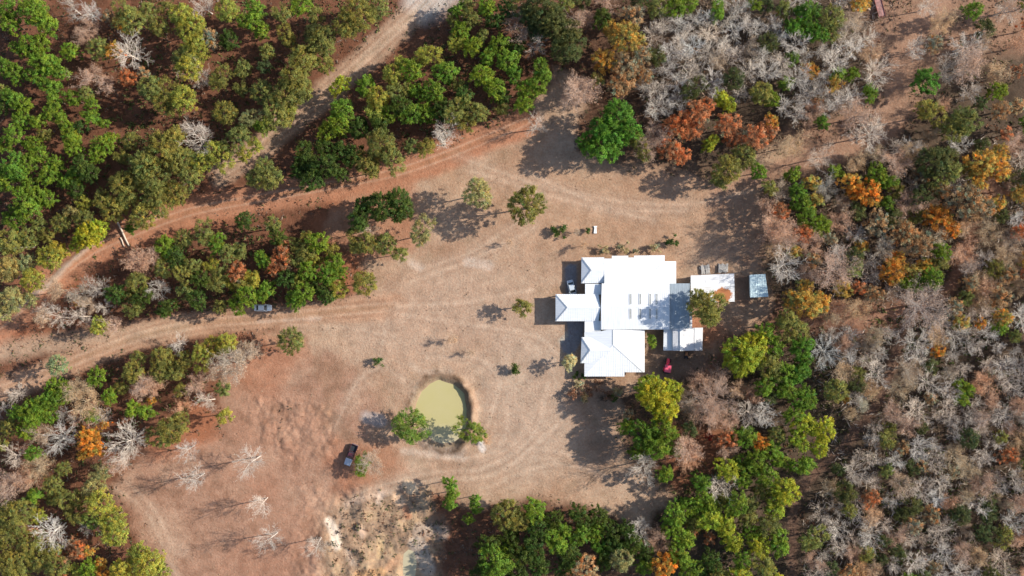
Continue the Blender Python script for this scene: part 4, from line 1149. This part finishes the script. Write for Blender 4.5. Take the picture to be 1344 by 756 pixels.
def inside(px, py, poly):
    ins = False; n = len(poly)
    for i in range(n):
        ax, ay = poly[i]; bx, by = poly[(i + 1) % n]
        if (ay > py) != (by > py) and px < (bx - ax) * (py - ay) / (by - ay) + ax: ins = not ins
    return ins

CELL = {}
for t in trees: CELL.setdefault((int(t[0] // 50), int(t[1] // 50)), []).append(t)
def nearby(px, py):
    a, b = int(px // 50), int(py // 50)
    for i in (a - 1, a, a + 1):
        for j in (b - 1, b, b + 1):
            yield from CELL.get((i, j), ())

def fill(poly, mixx, rr, tries, sep=0.74, seed=1, keep=('upper', 'ridge', 'lower', 'right', 'woods', 'path'), gaps=()):
    rd = random.Random(seed)
    xs = [p[0] for p in poly]; ys = [p[1] for p in poly]
    codes = [m[0] for m in mixx]; ws = [m[1] for m in mixx]
    for _ in range(tries):
        px = rd.uniform(min(xs), max(xs)); py = rd.uniform(min(ys), max(ys))
        if not inside(px, py, poly): continue
        c = rd.choices(codes, ws)[0]
        r = rd.uniform(*rr)
        if c[0] == 'A': r = min(r, 13)
        if any(inside(px, py, g) for g in gaps): continue
        if any(near_line(px, py, k, TRACKS[k][1] * (0.75 if k != 'path' else 1) + r * 0.6) for k in keep): continue
        ok = True
        for t in nearby(px, py):
            if abs(t[0] - px) < 50 and abs(t[1] - py) < 50 and math.hypot(t[0] - px, t[1] - py) < sep * (t[2] + r): ok = False; break
        if ok:
            t = (px, py, r, c, None)
            (trees if -8 < px < 1352 and -8 < py < 764 else extra).append(t)
            CELL.setdefault((int(px // 50), int(py // 50)), []).append(t)

GREYWOOD = [('Bw', 20), ('Bg', 18), ('Bp', 12), ('Kk', 6), ('Kg', 6), ('Kt', 9), ('At', 5), ('Od', 16), ('Oo', 9), ('Ar', 0.4), ('Pg', 1)]
BROWNWOOD = [('Kk', 19), ('Kt', 16), ('At', 18), ('Bg', 13), ('Bw', 6), ('Kg', 8), ('Oo', 8), ('Od', 8), ('Ay', 6), ('Ar', 2.5), ('Pg', 2)]
# grey woods in the lower right, brown woods on the right, white stand at the top
fill([(1060, 440), (1480, 430), (1480, 800), (1030, 800), (1090, 640), (1120, 560)], GREYWOOD, (8, 17), 9000, 0.78, 1)
fill([(1000, 240), (1090, 200), (1200, 190), (1480, 180), (1480, 440), (1060, 445), (1042, 400), (1042, 350), (1005, 320)], BROWNWOOD, (9, 17), 5000, 0.72, 2)
fill([(1225, -40), (1480, -40), (1480, 190), (1220, 190), (1205, 120)], BROWNWOOD, (9, 16), 900, 0.95, 3)
fill([(835, 28), (960, 20), (1020, 30), (1130, 10), (1150, 100), (1110, 150), (1060, 165), (1010, 125), (940, 120), (900, 132), (850, 150), (838, 90)], [('Bw', 76), ('Bp', 14), ('Od', 10), ('Kg', 4)], (10, 17), 3000, 0.70, 4)
fill([(960, 570), (1085, 560), (1085, 600), (1045, 640), (1035, 800), (870, 800), (865, 690), (900, 655), (930, 640)], [('Pg', 55), ('Py', 22), ('Oo', 14), ('Kk', 5), ('Ar', 2)], (11, 17), 2500, 0.68, 5)
fill([(690, 662), (790, 676), (848, 698), (845, 800), (615, 800), (625, 735), (650, 700)], [('Pd', 90), ('Pg', 10)], (11, 17), 2500, 0.66, 6)
fill([(395, 235), (450, 175), (480, 110), (570, 62), (605, 0), (680, -30), (680, 60), (722, 95), (715, 130), (635, 160), (600, 195), (530, 215), (440, 238)], [('Pd', 55), ('Pg', 22), ('Oo', 23)], (8, 13), 3000, 0.66, 7)
fill([(150, 385), (205, 325), (260, 297), (340, 287), (400, 305), (445, 335), (455, 365), (440, 388), (400, 398), (360, 398), (330, 405), (260, 406), (200, 408), (155, 400)], [('Pd', 44), ('Pg', 20), ('Oo', 28), ('Oy', 8)], (9, 15), 4000, 0.62, 8, gaps=[[(322, 386), (368, 384), (372, 416), (322, 416)], [(290, 345), (330, 345), (330, 372), (290, 372)], [(240, 320), (260, 320), (260, 345), (240, 345)]])
fill([(60, 380), (150, 375), (150, 405), (120, 418), (70, 428), (50, 420)], [('Bg', 40), ('Kg', 60)], (9, 14), 260, 0.78, 9, keep=())
fill([(-60, -40), (140, -40), (150, 200), (120, 250), (-60, 260)], [('Pg', 80), ('Oo', 15), ('Ar', 5)], (7, 12), 700, 0.92, 10)
fill([(150, -40), (540, -40), (470, 50), (380, 120), (320, 200), (150, 260), (140, 170)], [('Oo', 55), ('Od', 14), ('Bg', 13), ('Kk', 12), ('At', 6)], (9, 15), 900, 0.95, 11, gaps=[[(150, 110), (215, 150), (260, 185), (200, 180), (140, 180)], [(190, 40), (230, 40), (230, 95), (195, 95)]])
fill([(-60, 290), (70, 285), (140, 250), (190, 290), (110, 318), (60, 365), (0, 405), (-60, 420)], [('Oo', 45), ('Op', 25), ('Oy', 30)], (9, 14), 700, 0.85, 12)
fill([(-60, 560), (20, 525), (70, 495), (150, 480), (230, 450), (320, 440), (330, 470), (290, 520), (200, 560), (180, 620), (140, 615), (100, 640), (-60, 650)], [('Oo', 30), ('Pg', 20), ('Kk', 22), ('Kg', 18), ('Bg', 10)], (8, 14), 1300, 0.84, 13)
fill([(-60, 640), (100, 640), (160, 690), (215, 790), (-60, 790)], [('Oo', 55), ('Oy', 20), ('Kk', 10), ('Ar', 10), ('Pg', 5)], (9, 15), 800, 0.78, 14)
fill([(670, -40), (850, -40), (880, 30), (835, 40), (790, 45), (760, 20), (740, 80), (680, 60)], [('Od', 40), ('Oo', 30), ('Kk', 20), ('At', 10)], (10, 15), 500, 0.85, 15)
fill([(850, -60), (1150, -60), (1130, 20), (850, 30)], [('Oo', 30), ('Bw', 50), ('Od', 20)], (10, 15), 700, 0.75, 16)
fill([(880, 520), (960, 490), (1000, 520), (1060, 500), (1080, 560), (1000, 590), (960, 600), (900, 580)], [('Kk', 30), ('Kg', 20), ('Bg', 15), ('Pg', 20), ('Od', 15)], (8, 14), 600, 0.85, 17, gaps=[[(880, 560), (960, 590), (900, 640)]])
parse(YARD)

def put_tree(i, t):
    px, py, r, c, h = t
    rd = random.Random(1000 + i)
    kind, name, kw, cat = KIND[c[0]]
    rm = r * S
    if kind == 'shrub':
        Ht = rm * 1.5; zc = Ht * 0.5
    else:
        Ht = h or (5 + 2.1 * rm) * rd.uniform(0.9, 1.1)
        zc = Ht * (0.68 if kind not in ('bare', 'brown') else 0.6)
    x, y, _ = W(px, py, zc)
    rm *= (CAM_H - zc) / CAM_H
    szs = SIZES[kind]
    R0 = min(szs, key=lambda s: abs(math.log(s / rm)))
    var = PROTO[(kind, R0)][rd.randrange(NVAR)]
    H0 = (5 + 2.1 * R0) if kind != 'shrub' else 1.5 * R0
    k = rm / R0
    base = COL[c][1]
    f = rd.uniform(0.85, 1.16); hu = rd.gauss(0, 0.03 if c[0] == 'B' else 0.07)
    colr = (base[0] * f * (1 + hu), base[1] * f, base[2] * f * (1 - hu), 1)
    return name, kw, cat, kind, (x, y), rd.uniform(0, 6.28), (k, k, Ht / H0), var, colr

ORD = ['nearest'] + [w + ' nearest' for w in 'second third fourth fifth sixth seventh eighth ninth tenth eleventh twelfth thirteenth fourteenth fifteenth sixteenth seventeenth eighteenth nineteenth twentieth'.split()] + ['twenty-%s nearest' % w for w in 'first second third fourth fifth sixth seventh eighth ninth'.split()]
MARKS = [('the pond', 578, 535), ('the dark pickup', 460, 598), ('the white car', 346, 404), ('the red tractor', 876, 480), ('the rust-patched shed', 935, 378), ('the teal shed', 996, 375), ('the front carport roof', 750, 403),
         ('the fallen poles', 161, 308), ('the rusty trailer', 1155, 10), ('the vivid orange tree', 119, 580), ('the big white starburst tree', 172, 580), ('the big golden tree', 1290, 215), ('the upper left corner', 0, 0), ('the upper right corner', 1344, 0),
         ('the lower left corner', 0, 756), ('the lower right corner', 1344, 756), ("the right edge's middle", 1344, 378), ("the left edge's middle", 0, 378), ("the top edge's middle", 672, 0), ("the bottom edge's middle", 672, 756),
         ('the big bright green oak', 800, 172), ('the crimson tree', 930, 572), ('the muddy pool', 537, 740), ('the white slab', 781, 300), ('the lone yellow-green tree', 447, 113), ('the largest withered tree', 1210, 402), ('the woodland path bend', 1050, 636), ('the two orange-clumped trees', 1238, 291), ('the gold cluster', 1058, 393), ('the bright green pair', 1264, 516), ('the lone green spot', 1312, 432), ('the two small orange trees', 1078, 101)]
SPECIAL = {(447, 113): 'lone yellow-green evergreen tree on the shaded upper dirt track', (930, 572): 'tiny crimson autumn tree in the woods below the red tractor', (172, 580): 'big white starburst bare tree right of the vivid orange tree', (1210, 402): 'largest pinkish-brown withered tree at the end of the woodland track',
           (1290, 215): 'big golden tree near the right edge, below the upper right corner', (119, 580): 'vivid orange tree between two white bare trees in lower left woods', (800, 172): 'broad vivid green oak-like crown at the edge of the upper clearing',
           (540, 560): 'green tree on the left bank of the pond', (620, 564): 'green tree on the right bank of the pond', (686, 402): 'small round dark tree on bare ground left of the carport roof', (925, 402): 'green tree leaning over the rust-patched shed and grey lean-to roof',
           (692, 270): 'large olive tree alone in the clearing above the white house', (382, 448): 'olive tree alone just below the lower dirt track', (476, 610): 'green tree partly covering the dark pickup', (488, 606): 'grey leafless tree right of the dark pickup',
           (478, 370): 'olive tree at the right tip of the middle grove', (555, 306): 'pale olive round tree right of the small grove above the clearing', (350, 232): 'olive tree standing alone between the two upper dirt tracks',
           (855, 444): 'small yellow-green tree in the courtyard right of the lower wing', (857, 452): 'lowest bright bush in the courtyard right of the lower wing', (771, 304): 'tiny green shrub beside the white slab', (738, 304): 'right one of the two touching green shrubs above the house', (730, 303): 'left one of the two touching green shrubs above the house',
           (677, 482): 'green shrub on bare ground right of the pond', (497, 475): 'small green shrub alone left above the pond', (882, 316): 'pale green shrub above the upper wing roof', (628, 252): 'pale olive tree on the upper side of the clearing', (1215, 105): 'round vivid green tree beside the upper right track',
           (130, 428): 'round yellow-olive bush on the upper edge of the lower track', (75, 480): 'low pale olive bush in the middle of the lower dirt track', (975, 467): 'brightest yellow-green crown right of the red tractor'}

placed = [(i, t) + put_tree(i, t) for i, t in enumerate(trees)]
# no more than 300 of a kind one by one: the smallest of the rest join the woods mass
cnt = {}
order = sorted(range(len(placed)), key=lambda j: (placed[j][0] >= n_hand and placed[j][1][4] is None, -placed[j][1][2]))
solo = []
for j in order:
    nm = placed[j][2]
    cnt[nm] = cnt.get(nm, 0) + 1
    if cnt[nm] <= 295: solo.append(j)
    else: extra.append(placed[j][1])
solo.sort()
print('TREES', {k: v for k, v in cnt.items()}, 'extra', len(extra))
bucket = {}
meta = {}
for j in solo:
    i, t = placed[j][0], placed[j][1]
    px, py, r, c, h = t
    key = (round(px), round(py))
    if key in SPECIAL: continue
    size = 'small' if r < 10.5 else 'large' if r > 17.5 else 'medium'
    best = min((m for m in MARKS if math.hypot(px - m[1], py - m[2]) > 14), key=lambda m: math.hypot(px - m[1], py - m[2]))
    ang = math.degrees(math.atan2(best[2] - py, px - best[1]))
    d8 = ['right of', 'up and right of', 'above', 'up and left of', 'left of', 'down and left of', 'below', 'down and right of'][int(((ang + 22.5) % 360) // 45)]
    kk = (size, COL[c][0], KIND[c[0]][2], d8, best[0])
    bucket.setdefault(kk, []).append((math.hypot(px - best[1], py - best[2]), j))
for kk, lst in bucket.items():
    lst.sort()
    for n, (d, j) in enumerate(lst):
        base = '%s %s %s %s %s' % kk
        meta[j] = base if len(lst) == 1 else ORD[min(n, 28)] + ' ' + base
GROUPS = {'evergreen_tree': 'green evergreen trees round the clearing', 'oak_tree': 'olive feathery trees of the woods', 'autumn_tree': 'trees in autumn colour', 'bare_tree': 'bare grey trees of the woods', 'withered_tree': 'withered brown trees of the woods', 'shrub': 'shrubs round the house'}
for j in solo:
    i, t, name, kw, cat, kind, xy, rz, sc, var, colr = placed[j]
    z = gz(*xy)
    e = empty(name, (xy[0], xy[1], z), rz)
    e.scale = sc
    key = (round(t[0]), round(t[1]))
    tag(e, SPECIAL.get(key) or meta[j], cat, GROUPS[name])
    (mt, mc), _, _ = var
    o = link('trunk', mt, e)
    leafy_ = kind not in ('bare', 'brown')
    o.color = (1, 1, 1, 1) if leafy_ else colr
    o = link('crown', mc, e)
    o.color = colr

# woods carried on beyond the frame: one mass
def mass(name, lst, label):
    VV, QQ, CC, MI = [], [], [], []; n0 = 0
    for i, t in enumerate(lst):
        name_, kw, cat, kind, xy, rz, sc, var, colr = put_tree(5000 + i, t)
        for part, mi in ((var[1], 0), (var[2], 1)):
            V, Q, T, mk = part
            c, s = math.cos(rz), math.sin(rz)
            P = V * np.array(sc); P = np.stack([P[:, 0] * c - P[:, 1] * s + xy[0], P[:, 0] * s + P[:, 1] * c + xy[1], P[:, 2]], 1)
            VV.append(P); QQ.append(Q + n0); n0 += len(P)
            CC.append(T * (np.array(colr[:3]) if (mi or kind in ('bare', 'brown')) else 1))
            MI.append(np.full(len(Q), 0 if mk == 'bark' else 1 if mk == 'leaf' else 2))
    me = quads_mesh(name, np.vstack(VV), np.vstack(QQ), [M['bark'], M['leaf'], M['dry']], np.vstack(CC), np.concatenate(MI))
    o = link(name, me); tag(o, label, 'woods', kind='stuff')
if extra: mass('woods', extra[:150], 'woods carried on past the edges of the clearing and tracks')

# ------------------------------------------------------------------ ground cover nobody could count
def scatter(name, n, dens, label, size, col, cards, seed, up=0.5, twig=False):
    r = np.random.default_rng(seed)
    px = r.uniform(-60, 1404, n * 3); py = r.uniform(-60, 816, n * 3)
    keep = r.random(n * 3) < dens(px, py)
    keep &= poly_sd(px, py, POND) < -3
    keep &= poly_sd(px, py, POOL) < -2
    for hp in ([(762, 334), (910, 334), (910, 496), (762, 496)], [(728, 385), (765, 385), (765, 423), (728, 423)], [(905, 358), (966, 358), (966, 398), (905, 398)], [(870, 428), (924, 428), (924, 462), (870, 462)], [(983, 359), (1010, 359), (1010, 391), (983, 391)]):
        keep &= poly_sd(px, py, hp) < 0
    px, py = px[keep][:n], py[keep][:n]
    m = len(px)
    X = (px - 672) * S; Y = (378 - py) * S; Z = height_px(px, py)
    sz = size[0] + (size[1] - size[0]) * r.random(m) ** 1.5
    ids = np.repeat(np.arange(m), cards)
    d = nrm(r.normal(size=(m * cards, 3)) * np.array([1, 1, 0.35]) + np.array([0, 0, up]))
    base = np.stack([X, Y, Z - 0.03], 1)[ids]
    c0 = np.array(col)[r.integers(0, len(col), m)] * (0.7 + 0.6 * r.random((m, 1)))
    L = sz[ids] * (0.6 + 0.7 * r.random(m * cards))
    side = nrm(np.cross(d, r.normal(size=d.shape)))
    wd = (L * (0.05 if twig else 0.22))[:, None] + 0.015
    st = base + r.normal(size=base.shape) * np.array([1, 1, 0.15]) * (sz[ids] * 0.35)[:, None]
    tip = st + d * L[:, None]; mid = st + d * L[:, None] * 0.5
    V = np.stack([st, mid - side * wd, tip, mid + side * wd], 1).reshape(-1, 3)
    Q = np.arange(len(V)).reshape(-1, 4)
    cc = np.repeat(c0[ids] * (0.8 + 0.4 * r.random((m * cards, 1))), 4, 0)
    o = link(name, quads_mesh(name, V, Q, [M['dry']], cc))
    tag(o, label, name.replace('_', ' '), kind='stuff')
    return o

def d_clear(px, py):
    c = np.maximum(zone(px, py, CLEAR, 20, 52), zone(px, py, FIELD, 22, 53))
    return c * (0.25 + 0.75 * np.clip((fbm(px, py, 30, 121, 3) - 0.42) * 5, 0, 1)) * (1 - band(px, py, TRACKS['lower'][0], 12, 8, 64)) * (1 - band(px, py, TRACKS['upper'][0], 10, 8, 60))
def d_wood(px, py):
    c = 1 - np.maximum(zone(px, py, CLEAR, 20, 52), zone(px, py, FIELD, 22, 53))
    for k in TRACKS: c = c * (1 - band(px, py, TRACKS[k][0], TRACKS[k][1] * 0.8, 8, 60))
    return c * (0.2 + 0.8 * np.clip((fbm(px, py, 40, 131, 3) - 0.35) * 4, 0, 1))
scatter('dry_grass', 6500, d_clear, 'short dry grass tufts over the tan clearing', (0.12, 0.34), [(0.34, 0.235, 0.15), (0.26, 0.17, 0.10), (0.40, 0.31, 0.21), (0.20, 0.115, 0.07)], 4, 5, 0.6)
scatter('undergrowth', 26000, d_wood, 'low tangled brown undergrowth on the woodland floor', (0.25, 0.7), [(0.16, 0.105, 0.075), (0.22, 0.16, 0.12), (0.22, 0.10, 0.055), (0.14, 0.09, 0.06), (0.075, 0.085, 0.03), (0.09, 0.105, 0.035)], 7, 6, 0.35)
def d_brush(px, py):
    c = zone(px, py, [(1060, 430), (1420, 180), (1420, 820), (1030, 820), (1090, 640)], 30, 150) + 0.8 * zone(px, py, [(1000, 240), (1100, 190), (1420, 180), (1420, 440), (1060, 445)], 30, 151) + 0.7 * zone(px, py, [(840, -30), (1150, -30), (1140, 150), (1000, 120), (850, 150)], 20, 152)
    for k in ('woods', 'path', 'right'): c = c * (1 - band(px, py, TRACKS[k][0], TRACKS[k][1] * 0.9, 8, 60))
    return np.clip(c, 0, 1) * (0.15 + 0.85 * np.clip((fbm(px, py, 34, 153, 3) - 0.38) * 5, 0, 1))
scatter('brushwood', 4500, d_brush, 'pale leafless brushwood tangled between the bare trees on the right', (0.9, 2.4), [(0.46, 0.39, 0.33), (0.54, 0.46, 0.39), (0.42, 0.30, 0.22), (0.38, 0.29, 0.20)], 12, 16, 0.55, twig=True)
def d_green(px, py):
    c = 0.8 * zone(px, py, [(150, -30), (540, -30), (470, 50), (380, 120), (320, 200), (190, 290), (60, 365), (-20, 410), (-30, 260), (140, 230)], 30, 170) + zone(px, py, [(1060, 430), (1420, 330), (1420, 820), (1030, 820), (1090, 640)], 30, 171) + 0.7 * zone(px, py, [(-20, 520), (200, 470), (310, 440), (260, 540), (130, 640), (200, 780), (-30, 790)], 24, 172) + 0.6 * zone(px, py, [(390, 240), (480, 110), (600, 20), (725, 60), (720, 130), (530, 215)], 20, 173) + 0.6 * zone(px, py, [(150, 400), (205, 320), (340, 285), (445, 335), (440, 390), (260, 410)], 20, 174) + 0.6 * zone(px, py, [(880, 800), (880, 650), (960, 560), (1085, 560), (1035, 800)], 20, 175)
    for k in TRACKS: c = c * (1 - band(px, py, TRACKS[k][0], TRACKS[k][1] * 0.8, 8, 60))
    return np.clip(c, 0, 1) * np.clip((fbm(px, py, 30, 176, 3) - 0.42) * 5, 0, 1)
scatter('low_brush', 9000, d_green, 'low green brush filling gaps between the trees', (0.35, 0.9), [(0.10, 0.125, 0.035), (0.14, 0.16, 0.04), (0.17, 0.165, 0.06), (0.08, 0.11, 0.03)], 11, 26, 0.5)
def d_clod(px, py):
    a = zone(px, py, [(330, 520), (440, 530), (440, 600), (380, 610), (330, 570)], 14, 140)
    b = zone(px, py, [(410, 660), (580, 650), (600, 700), (560, 790), (420, 790)], 20, 141) * 0.9
    return np.maximum(a, b) * np.clip((fbm(px, py, 14, 142, 3) - 0.45) * 6, 0, 1)
scatter('weeds', 700, d_clod, 'dark dry weeds on the rough ground below the pond', (0.3, 0.8), [(0.20, 0.14, 0.09), (0.22, 0.18, 0.09), (0.30, 0.21, 0.14)], 7, 8, 0.4)
